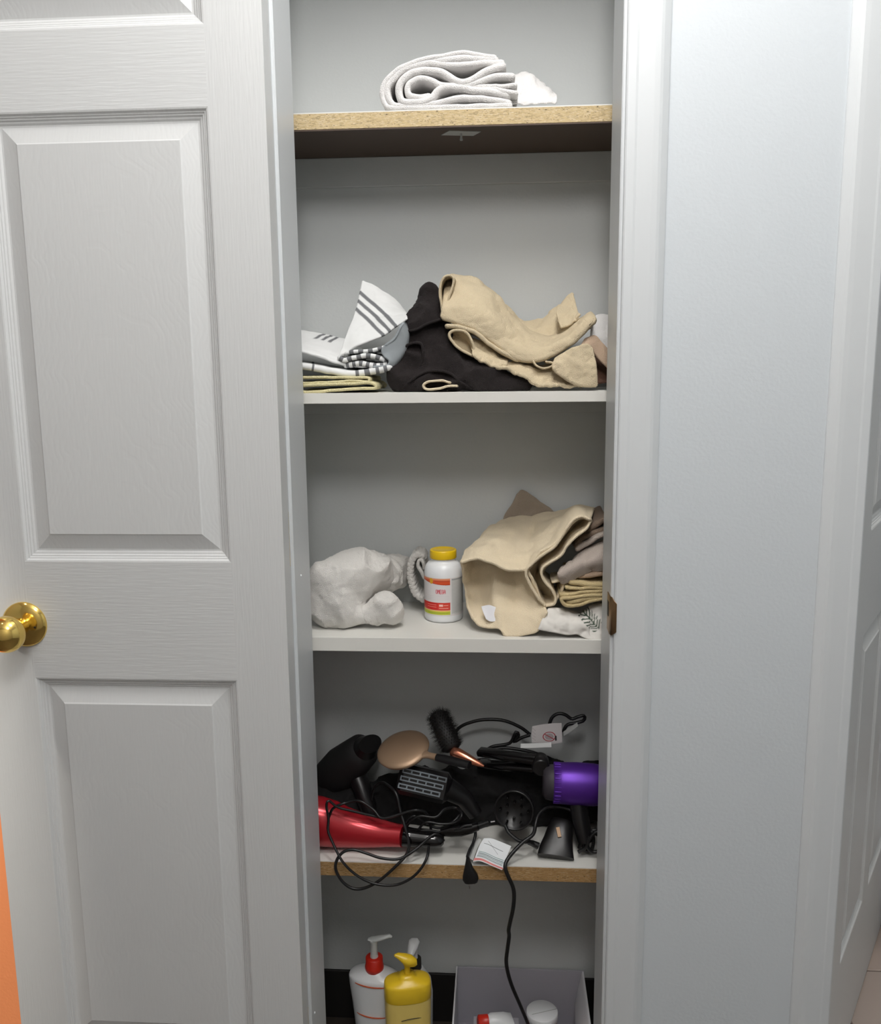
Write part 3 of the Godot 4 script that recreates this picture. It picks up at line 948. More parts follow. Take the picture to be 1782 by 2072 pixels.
# ---------------------------------------------------------------- second shelf
func towel_shelf() -> void:
	# pale yellow cloth at the bottom left
	var st := start()
	fold(st, [Vector3(-0.2452, 1.2883, -0.133), Vector3(-0.2169, 1.2886, -0.133), Vector3(-0.1946, 1.2887, -0.133), Vector3(-0.1649, 1.2878, -0.133), Vector3(-0.1368, 1.2873, -0.133), Vector3(-0.1327, 1.2846, -0.133), Vector3(-0.1362, 1.2815, -0.133), Vector3(-0.165, 1.2828, -0.133), Vector3(-0.1948, 1.2808, -0.133), Vector3(-0.2455, 1.2801, -0.133)], 0.13, 0.0046, {"seed": 51, "wave": 0.002})
	fold(st, [Vector3(-0.2452, 1.2758, -0.131), Vector3(-0.2169, 1.2764, -0.131), Vector3(-0.1945, 1.2777, -0.131), Vector3(-0.1574, 1.2791, -0.131), Vector3(-0.1308, 1.2796, -0.131), Vector3(-0.1216, 1.2756, -0.131), Vector3(-0.1251, 1.2708, -0.131), Vector3(-0.1502, 1.2706, -0.131), Vector3(-0.1948, 1.2681, -0.131), Vector3(-0.2456, 1.2664, -0.131)], 0.13, 0.0048, {"seed": 52, "wave": 0.002})
	tag(obj("folded_cloth", st, M.pale_yellow_cloth), "pale yellow cloth folded flat under the striped towel", "cloth")
	# white cotton towel with slate stripes
	st = start()
	var slate := lin(112, 114, 116)
	var pale := lin(226, 227, 226)
	var mid := lin(146, 152, 156)
	var s0: Vector3 = [Vector3(-0.1577, 1.4064, -0.22)][0]
	var s1: Vector3 = [Vector3(-0.1039, 1.3617, -0.19)][0]
	var dir := Vector2(s1.x - s0.x, s1.y - s0.y).normalized()
	var across := Vector2(-dir.y, dir.x)
	var flap := func(p: Vector3, _u: float, _v: float) -> Color:
		var s := Vector2(p.x - s0.x, p.y - s0.y).dot(across)
		var w := 0.0
		for k in 3:
			w = maxf(w, 1.0 - smoothstep(0.0019, 0.0033, absf(s - (k - 1) * 0.0115)))
		return pale.lerp(slate, w)
	var check := func(from: float, n: float) -> Callable:
		return func(_p: Vector3, u: float, _v: float) -> Color:
			return slate if u > from and fmod((u - from) * n, 1.0) < 0.5 else pale
	var l0: Vector3 = [Vector3(-0.2445, 1.3405, -0.2)][0]
	var bands := func(p: Vector3, u: float, v: float) -> Color:
		var s := (p.x - l0.x) - (p.y - l0.y) * 0.75
		var w := 0.0
		for k in 3:
			w = maxf(w, 1.0 - smoothstep(0.0025, 0.0039, absf(s - 0.004 - k * 0.0135)))
		return pale.lerp(slate, w * smoothstep(0.43, 0.47, v))
	cloth(st, [[Vector3(-0.2502, 1.3075, -0.145), Vector3(-0.2263, 1.3043, -0.145), Vector3(-0.2114, 1.3015, -0.145), Vector3(-0.1891, 1.2977, -0.145), Vector3(-0.1668, 1.2942, -0.145), Vector3(-0.1489, 1.2936, -0.145), Vector3(-0.122, 1.2982, -0.145), Vector3(-0.1018, 1.3028, -0.145)], [Vector3(-0.2627, 1.3104, -0.2), Vector3(-0.2379, 1.3071, -0.2), Vector3(-0.2224, 1.304, -0.2), Vector3(-0.1992, 1.2999, -0.2), Vector3(-0.176, 1.2967, -0.2), Vector3(-0.1574, 1.296, -0.2), Vector3(-0.1294, 1.3, -0.2), Vector3(-0.1085, 1.3043, -0.2)], [Vector3(-0.2764, 1.312, -0.26), Vector3(-0.2505, 1.3086, -0.26), Vector3(-0.2344, 1.3053, -0.26), Vector3(-0.2103, 1.3011, -0.26), Vector3(-0.1861, 1.2977, -0.26), Vector3(-0.1667, 1.2983, -0.26), Vector3(-0.1376, 1.3027, -0.26), Vector3(-0.1159, 1.3057, -0.26)]], 0.0105, {"seed": 55, "nu": 120, "color": func(_p: Vector3, u: float, _v: float) -> Color: return slate if (u > 0.66 and fmod((u - 0.66) * 11.0, 1.0) < 0.45) or (u > 0.15 and u < 0.19) else pale})
	cloth(st, [[Vector3(-0.252, 1.3317, -0.15), Vector3(-0.2393, 1.3286, -0.15), Vector3(-0.2118, 1.3214, -0.15), Vector3(-0.1851, 1.3115, -0.15), Vector3(-0.1672, 1.3069, -0.15), Vector3(-0.1374, 1.3049, -0.15)], [Vector3(-0.2629, 1.3468, -0.2), Vector3(-0.2459, 1.3428, -0.2), Vector3(-0.2182, 1.338, -0.2), Vector3(-0.1936, 1.3294, -0.2), Vector3(-0.1798, 1.3247, -0.2), Vector3(-0.1506, 1.3199, -0.2)], [Vector3(-0.2783, 1.3643, -0.27), Vector3(-0.2589, 1.3625, -0.27), Vector3(-0.2298, 1.3574, -0.27), Vector3(-0.2073, 1.3512, -0.27), Vector3(-0.1928, 1.3483, -0.27), Vector3(-0.1673, 1.3362, -0.27)], [Vector3(-0.2879, 1.3561, -0.31), Vector3(-0.2679, 1.3542, -0.31), Vector3(-0.238, 1.3506, -0.31), Vector3(-0.2148, 1.3471, -0.31), Vector3(-0.1999, 1.3445, -0.31), Vector3(-0.1736, 1.3337, -0.31)]], 0.005, {"seed": 56, "nu": 110, "nv": 60, "color": bands})
	cloth(st, [[Vector3(-0.126, 1.3041, -0.143), Vector3(-0.1059, 1.3057, -0.143), Vector3(-0.1012, 1.3125, -0.143), Vector3(-0.1086, 1.3206, -0.143), Vector3(-0.1113, 1.3322, -0.143), Vector3(-0.0941, 1.3464, -0.143), Vector3(-0.0834, 1.3641, -0.143)], [Vector3(-0.1107, 1.3002, -0.156), Vector3(-0.0991, 1.3018, -0.156), Vector3(-0.0888, 1.312, -0.156), Vector3(-0.0784, 1.3298, -0.156), Vector3(-0.0739, 1.3493, -0.156), Vector3(-0.0757, 1.3645, -0.156), Vector3(-0.0788, 1.3725, -0.156)], [Vector3(-0.1176, 1.3013, -0.21), Vector3(-0.1074, 1.3035, -0.21), Vector3(-0.0979, 1.3148, -0.21), Vector3(-0.0868, 1.3328, -0.21), Vector3(-0.0821, 1.3524, -0.21), Vector3(-0.0839, 1.3667, -0.21), Vector3(-0.086, 1.3749, -0.21)]], 0.004, {"seed": 57, "color": func(_p: Vector3, _u: float, _v: float) -> Color: return mid})
	fold(st, [Vector3(-0.1723, 1.3257, -0.148), Vector3(-0.1604, 1.3273, -0.148), Vector3(-0.1469, 1.3283, -0.148), Vector3(-0.1291, 1.3295, -0.148), Vector3(-0.1104, 1.334, -0.148)], 0.07, 0.0058, {"seed": 58, "color": check.call(0.12, 4.2), "nu": 120})
	fold(st, [Vector3(-0.1812, 1.3185, -0.146), Vector3(-0.1723, 1.3143, -0.146), Vector3(-0.1633, 1.3175, -0.146), Vector3(-0.1424, 1.3207, -0.146), Vector3(-0.1216, 1.3193, -0.146), Vector3(-0.1069, 1.3136, -0.146)], 0.07, 0.0075, {"seed": 59, "color": check.call(0.0, 5.2), "nu": 120})
	fold(st, [Vector3(-0.1712, 1.3067, -0.147), Vector3(-0.1488, 1.3091, -0.147), Vector3(-0.125, 1.3062, -0.147), Vector3(-0.1057, 1.3075, -0.147)], 0.07, 0.0085, {"seed": 60, "color": check.call(0.0, 6.0), "nu": 120})
	cloth(st, [[Vector3(-0.1796, 1.3206, -0.15), Vector3(-0.159, 1.3343, -0.15), Vector3(-0.1365, 1.343, -0.15), Vector3(-0.1125, 1.3522, -0.15), Vector3(-0.0945, 1.3635, -0.15), Vector3(-0.0747, 1.3779, -0.15)], [Vector3(-0.1717, 1.3509, -0.17), Vector3(-0.1541, 1.358, -0.17), Vector3(-0.1344, 1.3643, -0.17), Vector3(-0.1147, 1.3707, -0.17), Vector3(-0.0952, 1.3748, -0.17), Vector3(-0.0769, 1.3809, -0.17)], [Vector3(-0.1618, 1.3957, -0.215), Vector3(-0.1463, 1.3955, -0.215), Vector3(-0.1294, 1.3915, -0.215), Vector3(-0.1125, 1.389, -0.215), Vector3(-0.0971, 1.387, -0.215), Vector3(-0.0818, 1.3863, -0.215)], [Vector3(-0.1589, 1.4444, -0.27), Vector3(-0.1455, 1.4388, -0.27), Vector3(-0.1313, 1.4308, -0.27), Vector3(-0.1124, 1.419, -0.27), Vector3(-0.0999, 1.4072, -0.27), Vector3(-0.0882, 1.3931, -0.27)]], 0.0042, {"seed": 61, "nu": 150, "nv": 150, "amp": 0.0016, "color": flap})
	tag(obj("striped_towel", st, M.striped_cotton), "white kitchen towel with slate stripes, one corner standing up", "towel")
	# black towel heap
	st = start()
	lump(st, [[[Vector3(-0.0433, 1.4186, -0.21)][0], [Vector3(-0.0488, 1.364, -0.2)][0], 0.019, 0.03], [[Vector3(-0.0488, 1.364, -0.2)][0], [Vector3(-0.0662, 1.3115, -0.19)][0], 0.03, 0.036], [[Vector3(-0.0721, 1.2954, -0.185)][0], [Vector3(-0.0082, 1.2989, -0.18)][0], 0.03, 0.03], [[Vector3(-0.0287, 1.3473, -0.19)][0], [Vector3(-0.0086, 1.3089, -0.19)][0], 0.026, 0.03], [[Vector3(-0.0099, 1.2989, -0.175)][0], [Vector3(0.0469, 1.2885, -0.165)][0], 0.026, 0.02], [[Vector3(0.0349, 1.2946, -0.165)][0], [Vector3(0.107, 1.2771, -0.16)][0], 0.019, 0.013], [[Vector3(-0.0941, 1.2859, -0.16)][0], [Vector3(-0.0335, 1.2754, -0.16)][0], 0.02, 0.014], [[Vector3(-0.0634, 1.2758, -0.155)][0], [Vector3(0.0869, 1.2726, -0.15)][0], 0.013, 0.01]], 0.022, 0.0028, 1.2648, {"amp": 0.006, "freq": 13.0, "seed": 62})
	fold(st, [Vector3(-0.0798, 1.2724, -0.138), Vector3(-0.0657, 1.2841, -0.138), Vector3(-0.0476, 1.2947, -0.138), Vector3(-0.0257, 1.2974, -0.138), Vector3(-0.006, 1.2914, -0.138), Vector3(0.0118, 1.2785, -0.138), Vector3(0.0276, 1.2695, -0.138)], 0.05, 0.004, {"seed": 63})
	fold(st, [Vector3(-0.08, 1.3352, -0.15), Vector3(-0.062, 1.3399, -0.15), Vector3(-0.051, 1.3368, -0.15), Vector3(-0.0493, 1.3192, -0.15), Vector3(-0.0525, 1.3015, -0.15)], 0.05, 0.004, {"seed": 64})
	fold(st, [Vector3(-0.0802, 1.3578, -0.155), Vector3(-0.0601, 1.3615, -0.155), Vector3(-0.04, 1.37, -0.155), Vector3(-0.0191, 1.3775, -0.155)], 0.05, 0.004, {"seed": 65})
	tag(obj("black_towel", st, M.black_terry), "heap of a black terry towel between the striped and the beige towels", "towel")
	# small cream fold peeping out below the black towel
	st = start()
	fold(st, [Vector3(0.004, 1.2736, -0.126), Vector3(-0.0094, 1.2741, -0.126), Vector3(-0.0252, 1.27, -0.126), Vector3(-0.042, 1.2699, -0.126), Vector3(-0.0467, 1.2754, -0.126), Vector3(-0.0385, 1.2806, -0.126), Vector3(-0.0211, 1.2816, -0.126), Vector3(-0.0064, 1.2789, -0.126)], 0.05, 0.0036, {"seed": 66})
	cloth(st, [[Vector3(-0.0425, 1.2703, -0.145), Vector3(-0.0265, 1.2702, -0.145), Vector3(-0.0085, 1.274, -0.145)], [Vector3(-0.0428, 1.2793, -0.15), Vector3(-0.0247, 1.2799, -0.15), Vector3(-0.0087, 1.2774, -0.15)]], 0.003, {"seed": 70, "nu": 16, "nv": 6})
	tag(obj("small_cloth", st, M.cream_terry), "small cream cloth fold peeping out beneath the black towel", "cloth")
	# beige towel draped over the heap
	st = start()
	var bl := {"seed": 67, "nu": 140, "nv": 56, "amp": 0.0062, "freq": 16.0, "oct": 4}
	cloth(st, [[Vector3(-0.018, 1.3784, -0.155), Vector3(0.0077, 1.3703, -0.155), Vector3(0.0314, 1.3623, -0.155), Vector3(0.0512, 1.3484, -0.155), Vector3(0.073, 1.3326, -0.155), Vector3(0.0928, 1.3167, -0.155), Vector3(0.1146, 1.3112, -0.155), Vector3(0.1363, 1.3133, -0.155), Vector3(0.1618, 1.3257, -0.155), Vector3(0.1851, 1.339, -0.155), Vector3(0.2044, 1.3562, -0.155), Vector3(0.2158, 1.3705, -0.155)], [Vector3(-0.0157, 1.3933, -0.162), Vector3(0.0194, 1.3919, -0.162), Vector3(0.0452, 1.3837, -0.162), Vector3(0.065, 1.3679, -0.162), Vector3(0.0829, 1.3488, -0.162), Vector3(0.1008, 1.3333, -0.162), Vector3(0.1207, 1.3263, -0.162), Vector3(0.1405, 1.328, -0.162), Vector3(0.1602, 1.3346, -0.162), Vector3(0.1817, 1.346, -0.162), Vector3(0.201, 1.3652, -0.162), Vector3(0.2135, 1.3766, -0.162)], [Vector3(-0.014, 1.422, -0.195), Vector3(0.0164, 1.4254, -0.195), Vector3(0.0447, 1.4132, -0.195), Vector3(0.0669, 1.3931, -0.195), Vector3(0.0832, 1.3736, -0.195), Vector3(0.0994, 1.3575, -0.195), Vector3(0.1197, 1.3457, -0.195), Vector3(0.14, 1.3414, -0.195), Vector3(0.1602, 1.3432, -0.195), Vector3(0.1782, 1.3519, -0.195), Vector3(0.196, 1.3676, -0.195), Vector3(0.2149, 1.3798, -0.195)], [Vector3(-0.0083, 1.4487, -0.245), Vector3(0.0209, 1.4429, -0.245), Vector3(0.0502, 1.4274, -0.245), Vector3(0.071, 1.4067, -0.245), Vector3(0.0857, 1.3861, -0.245), Vector3(0.1004, 1.3688, -0.245), Vector3(0.1214, 1.3547, -0.245), Vector3(0.1424, 1.3483, -0.245), Vector3(0.1612, 1.3495, -0.245), Vector3(0.1798, 1.3565, -0.245), Vector3(0.1983, 1.3716, -0.245), Vector3(0.2189, 1.3816, -0.245)], [Vector3(-0.007, 1.431, -0.3), Vector3(0.0212, 1.4221, -0.3), Vector3(0.0494, 1.4089, -0.3), Vector3(0.0711, 1.3895, -0.3), Vector3(0.0864, 1.3701, -0.3), Vector3(0.1016, 1.3571, -0.3), Vector3(0.1234, 1.344, -0.3), Vector3(0.1452, 1.3394, -0.3), Vector3(0.1647, 1.3413, -0.3), Vector3(0.1841, 1.3475, -0.3), Vector3(0.2033, 1.3601, -0.3), Vector3(0.2246, 1.3704, -0.3)]], 0.009, bl)
	fold(st, [Vector3(-0.0184, 1.38, -0.168), Vector3(-0.0203, 1.3976, -0.168), Vector3(-0.0228, 1.4229, -0.168), Vector3(-0.0173, 1.4379, -0.168), Vector3(-0.0083, 1.4426, -0.168), Vector3(-0.0014, 1.439, -0.168), Vector3(-0.0035, 1.4255, -0.168), Vector3(-0.0102, 1.4062, -0.168), Vector3(-0.0152, 1.3888, -0.168)], 0.09, 0.0036, {"seed": 68})
	cloth(st, [[Vector3(0.0836, 1.376, -0.24), Vector3(0.1004, 1.3573, -0.24), Vector3(0.1213, 1.3468, -0.24), Vector3(0.1422, 1.3434, -0.24), Vector3(0.163, 1.3473, -0.24), Vector3(0.1815, 1.3573, -0.24), Vector3(0.1999, 1.3785, -0.24)], [Vector3(0.0791, 1.3969, -0.265), Vector3(0.0944, 1.3801, -0.265), Vector3(0.1157, 1.3642, -0.265), Vector3(0.1369, 1.3598, -0.265), Vector3(0.1558, 1.371, -0.265), Vector3(0.1705, 1.3791, -0.265), Vector3(0.1935, 1.387, -0.265)], [Vector3(0.0733, 1.4107, -0.3), Vector3(0.0885, 1.3956, -0.3), Vector3(0.1059, 1.3784, -0.3), Vector3(0.1275, 1.376, -0.3), Vector3(0.147, 1.38, -0.3), Vector3(0.1576, 1.3947, -0.3), Vector3(0.1747, 1.4046, -0.3), Vector3(0.1927, 1.4211, -0.3)]], 0.0055, bl)
	cloth(st, [[Vector3(0.1683, 1.3622, -0.2), Vector3(0.1774, 1.364, -0.2), Vector3(0.1884, 1.3699, -0.2), Vector3(0.1973, 1.3816, -0.2)], [Vector3(0.1629, 1.3861, -0.22), Vector3(0.1735, 1.384, -0.22), Vector3(0.1858, 1.3858, -0.22), Vector3(0.1939, 1.3877, -0.22)], [Vector3(0.1676, 1.3975, -0.25), Vector3(0.1754, 1.4039, -0.25), Vector3(0.1836, 1.4119, -0.25), Vector3(0.1894, 1.4175, -0.25)]], 0.004, {"seed": 69, "amp": 0.004, "freq": 50.0})
	tag(obj("draped_towel", st, M.beige_terry), "beige towel sagging over the pile, its left end rolled open", "towel")
	# beige cloth under it, with a turned-up fold and a square corner at the front
	st = start()
	fold(st, [Vector3(-0.0119, 1.3655, -0.15), Vector3(0.0039, 1.3642, -0.15), Vector3(0.0197, 1.3601, -0.15), Vector3(0.0355, 1.3529, -0.15), Vector3(0.0552, 1.3372, -0.15), Vector3(0.0769, 1.3223, -0.15), Vector3(0.0987, 1.3125, -0.15)], 0.08, 0.0068, {"seed": 71})
	fold(st, [Vector3(0.0283, 1.3187, -0.148), Vector3(0.0077, 1.3311, -0.148), Vector3(-0.0049, 1.3441, -0.148), Vector3(-0.0078, 1.3532, -0.148), Vector3(0, 1.3582, -0.148), Vector3(0.0138, 1.3572, -0.148), Vector3(0.0221, 1.3511, -0.148), Vector3(0.028, 1.3374, -0.148), Vector3(0.0326, 1.3199, -0.148)], 0.08, 0.0042, {"seed": 72})
	cloth(st, [[Vector3(0.03, 1.3173, -0.143), Vector3(0.0513, 1.307, -0.143), Vector3(0.0671, 1.3029, -0.143), Vector3(0.0799, 1.3069, -0.143)], [Vector3(0.0283, 1.3311, -0.155), Vector3(0.0511, 1.3201, -0.155), Vector3(0.068, 1.3111, -0.155), Vector3(0.0805, 1.309, -0.155)], [Vector3(0.0248, 1.3463, -0.175), Vector3(0.0509, 1.3357, -0.175), Vector3(0.069, 1.321, -0.175), Vector3(0.0811, 1.311, -0.175)]], 0.005, {"seed": 73, "amp": 0.003, "freq": 50.0})
	cloth(st, [[Vector3(0.0671, 1.3027, -0.138), Vector3(0.0867, 1.2973, -0.138), Vector3(0.1024, 1.29, -0.138), Vector3(0.1162, 1.2789, -0.138), Vector3(0.1319, 1.2726, -0.138), Vector3(0.1554, 1.2718, -0.138), Vector3(0.1749, 1.272, -0.138), Vector3(0.1944, 1.2739, -0.138)], [Vector3(0.067, 1.3042, -0.155), Vector3(0.0869, 1.3025, -0.155), Vector3(0.1068, 1.297, -0.155), Vector3(0.1246, 1.2919, -0.155), Vector3(0.1464, 1.2858, -0.155), Vector3(0.1702, 1.2796, -0.155), Vector3(0.1959, 1.2759, -0.155)], [Vector3(0.073, 1.3051, -0.175), Vector3(0.0972, 1.3068, -0.175), Vector3(0.1173, 1.303, -0.175), Vector3(0.1373, 1.3028, -0.175), Vector3(0.1553, 1.3082, -0.175), Vector3(0.1752, 1.313, -0.175), Vector3(0.197, 1.3186, -0.175)]], 0.006, {"seed": 74, "amp": 0.005, "freq": 30.0, "oct": 4, "nv": 24})
	fold(st, [Vector3(0.1221, 1.3105, -0.145), Vector3(0.1281, 1.3036, -0.145), Vector3(0.1379, 1.3, -0.145), Vector3(0.1487, 1.3019, -0.145), Vector3(0.1529, 1.3069, -0.145), Vector3(0.1417, 1.309, -0.145)], 0.04, 0.003, {"seed": 75})
	cloth(st, [[Vector3(0.1527, 1.2992, -0.131), Vector3(0.1665, 1.2869, -0.131), Vector3(0.1879, 1.2757, -0.131), Vector3(0.2035, 1.2729, -0.131), Vector3(0.217, 1.2728, -0.131)], [Vector3(0.1536, 1.3063, -0.136), Vector3(0.1724, 1.3048, -0.136), Vector3(0.1899, 1.3031, -0.136), Vector3(0.2054, 1.3029, -0.136), Vector3(0.2151, 1.3028, -0.136)], [Vector3(0.1574, 1.314, -0.146), Vector3(0.1729, 1.3226, -0.146), Vector3(0.1884, 1.3292, -0.146), Vector3(0.2039, 1.3328, -0.146), Vector3(0.2112, 1.3275, -0.146)]], 0.0065, {"seed": 76, "amp": 0.004, "freq": 26.0, "oct": 4, "nv": 24})
	cloth(st, [[Vector3(0.027, 1.3194, -0.165), Vector3(0.011, 1.3295, -0.165), Vector3(-0.003, 1.3434, -0.165)], [Vector3(0.0287, 1.3304, -0.175), Vector3(0.0147, 1.3445, -0.175), Vector3(-0.0034, 1.3546, -0.175)], [Vector3(0.031, 1.3342, -0.165), Vector3(0.0231, 1.349, -0.165), Vector3(0.0072, 1.3584, -0.165)]], 0.003, {"seed": 70, "nu": 16, "nv": 8})
	tag(obj("corner_cloth", st, M.beige_terry), "beige cloth with its square corner turned to the front of the shelf", "cloth")
	st = start()
	cloth(st, [[Vector3(0.1969, 1.334, -0.155), Vector3(0.2087, 1.3329, -0.155), Vector3(0.2237, 1.3133, -0.155), Vector3(0.2407, 1.2966, -0.155)], [Vector3(0.2036, 1.3429, -0.165), Vector3(0.2173, 1.3472, -0.165), Vector3(0.2283, 1.3368, -0.165), Vector3(0.2434, 1.32, -0.165)]], 0.004, {"seed": 77, "nv": 6})
	tag(obj("rose_cloth", st, M.rose_beige_cloth), "rosy beige cloth end drooping at the right of the pile", "cloth")
	st = start()
	cloth(st, [[Vector3(0.2072, 1.276, -0.17), Vector3(0.2211, 1.2759, -0.17), Vector3(0.2429, 1.2777, -0.17)], [Vector3(0.2086, 1.3086, -0.19), Vector3(0.2268, 1.3025, -0.19), Vector3(0.2468, 1.3023, -0.19)], [Vector3(0.212, 1.3332, -0.23), Vector3(0.2307, 1.3248, -0.23), Vector3(0.2514, 1.3184, -0.23)]], 0.005, {"seed": 78, "amp": 0.003})
	tag(obj("brown_cloth", st, M.brown_cloth), "dark brown cloth in the right corner under the rosy one", "cloth")
	st = start()
	cloth(st, [[Vector3(0.2174, 1.3209, -0.24), Vector3(0.234, 1.3208, -0.24), Vector3(0.2547, 1.3205, -0.24)], [Vector3(0.223, 1.3544, -0.26), Vector3(0.2355, 1.3542, -0.26), Vector3(0.2564, 1.3539, -0.26)], [Vector3(0.2287, 1.382, -0.3), Vector3(0.2394, 1.3855, -0.3), Vector3(0.2609, 1.3805, -0.3)]], 0.006, {"seed": 79, "amp": 0.004})
	tag(obj("rear_cloth", st, M.white_terry), "whitish cloth standing behind the pile in the right corner", "cloth")

# ---------------------------------------------------------------- third shelf
const GLYPH := {"O": [14, 17, 17, 17, 17, 17, 14], "M": [17, 27, 21, 21, 17, 17, 17], "E": [31, 16, 16, 30, 16, 16, 31], "G": [14, 17, 16, 23, 17, 17, 14], "A": [14, 17, 17, 31, 17, 17, 17]}

func write(img: Image, text: String, x: int, y: int, sx: int, sy: int, c: Color) -> void:
	for k in text.length():
		var g: Array = GLYPH[text[k]]
		for r in 7:
			for b in 5:
				if (g[r] >> (4 - b)) & 1:
					img.fill_rect(Rect2i(x + (k * 6 + b) * sx, y + r * sy, sx + 2, sy), c)

func label_print() -> ImageTexture:
	# 4 pixels a degree round the bottle, 0 at the far left
	var w := 880
	var h := 320
	var img := Image.create(w, h, false, Image.FORMAT_RGB8)
	img.fill(rgb(222, 218, 218))
	var edge := 520
	for x in edge:
		var dip := int(26.0 * sin(clampf((x - 180.0) / 340.0, 0.0, 1.0) * PI * 0.5))
		for y in range(4, 34 + dip):
			var warm := clampf((y - 4) / 24.0, 0.0, 1.0)
			img.set_pixel(x, y, rgb(236, 176, 140).lerp(rgb(214, 84, 46), warm) if y < 30 + dip else rgb(172, 56, 34))
		if x > 330:
			for y in range(24, 28):
				img.set_pixel(x, y, rgb(176, 56, 36))
	for y in range(2, 54):
		for x in range(258, 318):
			if Vector2(x - 288, y - 28).length() < 24:
				img.set_pixel(x, y, rgb(226, 168, 40))
	write(img, "OMEGA", 348, 96, 4, 5, rgb(206, 44, 66))
	for k in 3:
		img.fill_rect(Rect2i(220, 150 + k * 14, 290, 2), rgb(206, 200, 202))
	img.fill_rect(Rect2i(200, 206, 320, 64), rgb(206, 44, 36))
	for k in 2:
		img.fill_rect(Rect2i(225, 224 + k * 18, 130, 4), rgb(236, 150, 138))
	img.fill_rect(Rect2i(372, 212, 140, 52), rgb(214, 66, 48))
	img.fill_rect(Rect2i(388, 220, 46, 18), rgb(244, 200, 190))
	img.fill_rect(Rect2i(440, 226, 56, 5), rgb(238, 176, 164))
	img.fill_rect(Rect2i(386, 250, 112, 5), rgb(238, 176, 164))
	img.fill_rect(Rect2i(0, 206, 200, 64), rgb(206, 44, 36))
	img.fill_rect(Rect2i(0, 272, 520, 10), rgb(226, 190, 90))
	img.fill_rect(Rect2i(0, 282, 520, 26), rgb(182, 192, 52))
	for k in 16:
		img.fill_rect(Rect2i(230 + k * 17, 292, 11, 4), rgb(120, 136, 40))
	img.fill_rect(Rect2i(536, 6, 344, 300), rgb(204, 204, 202))
	for k in 24:
		img.fill_rect(Rect2i(544, 12 + k * 12, 336, 3), rgb(160, 162, 162))
	img.fill_rect(Rect2i(540, 10, 340, 10), rgb(150, 152, 154))
	return ImageTexture.create_from_image(img)

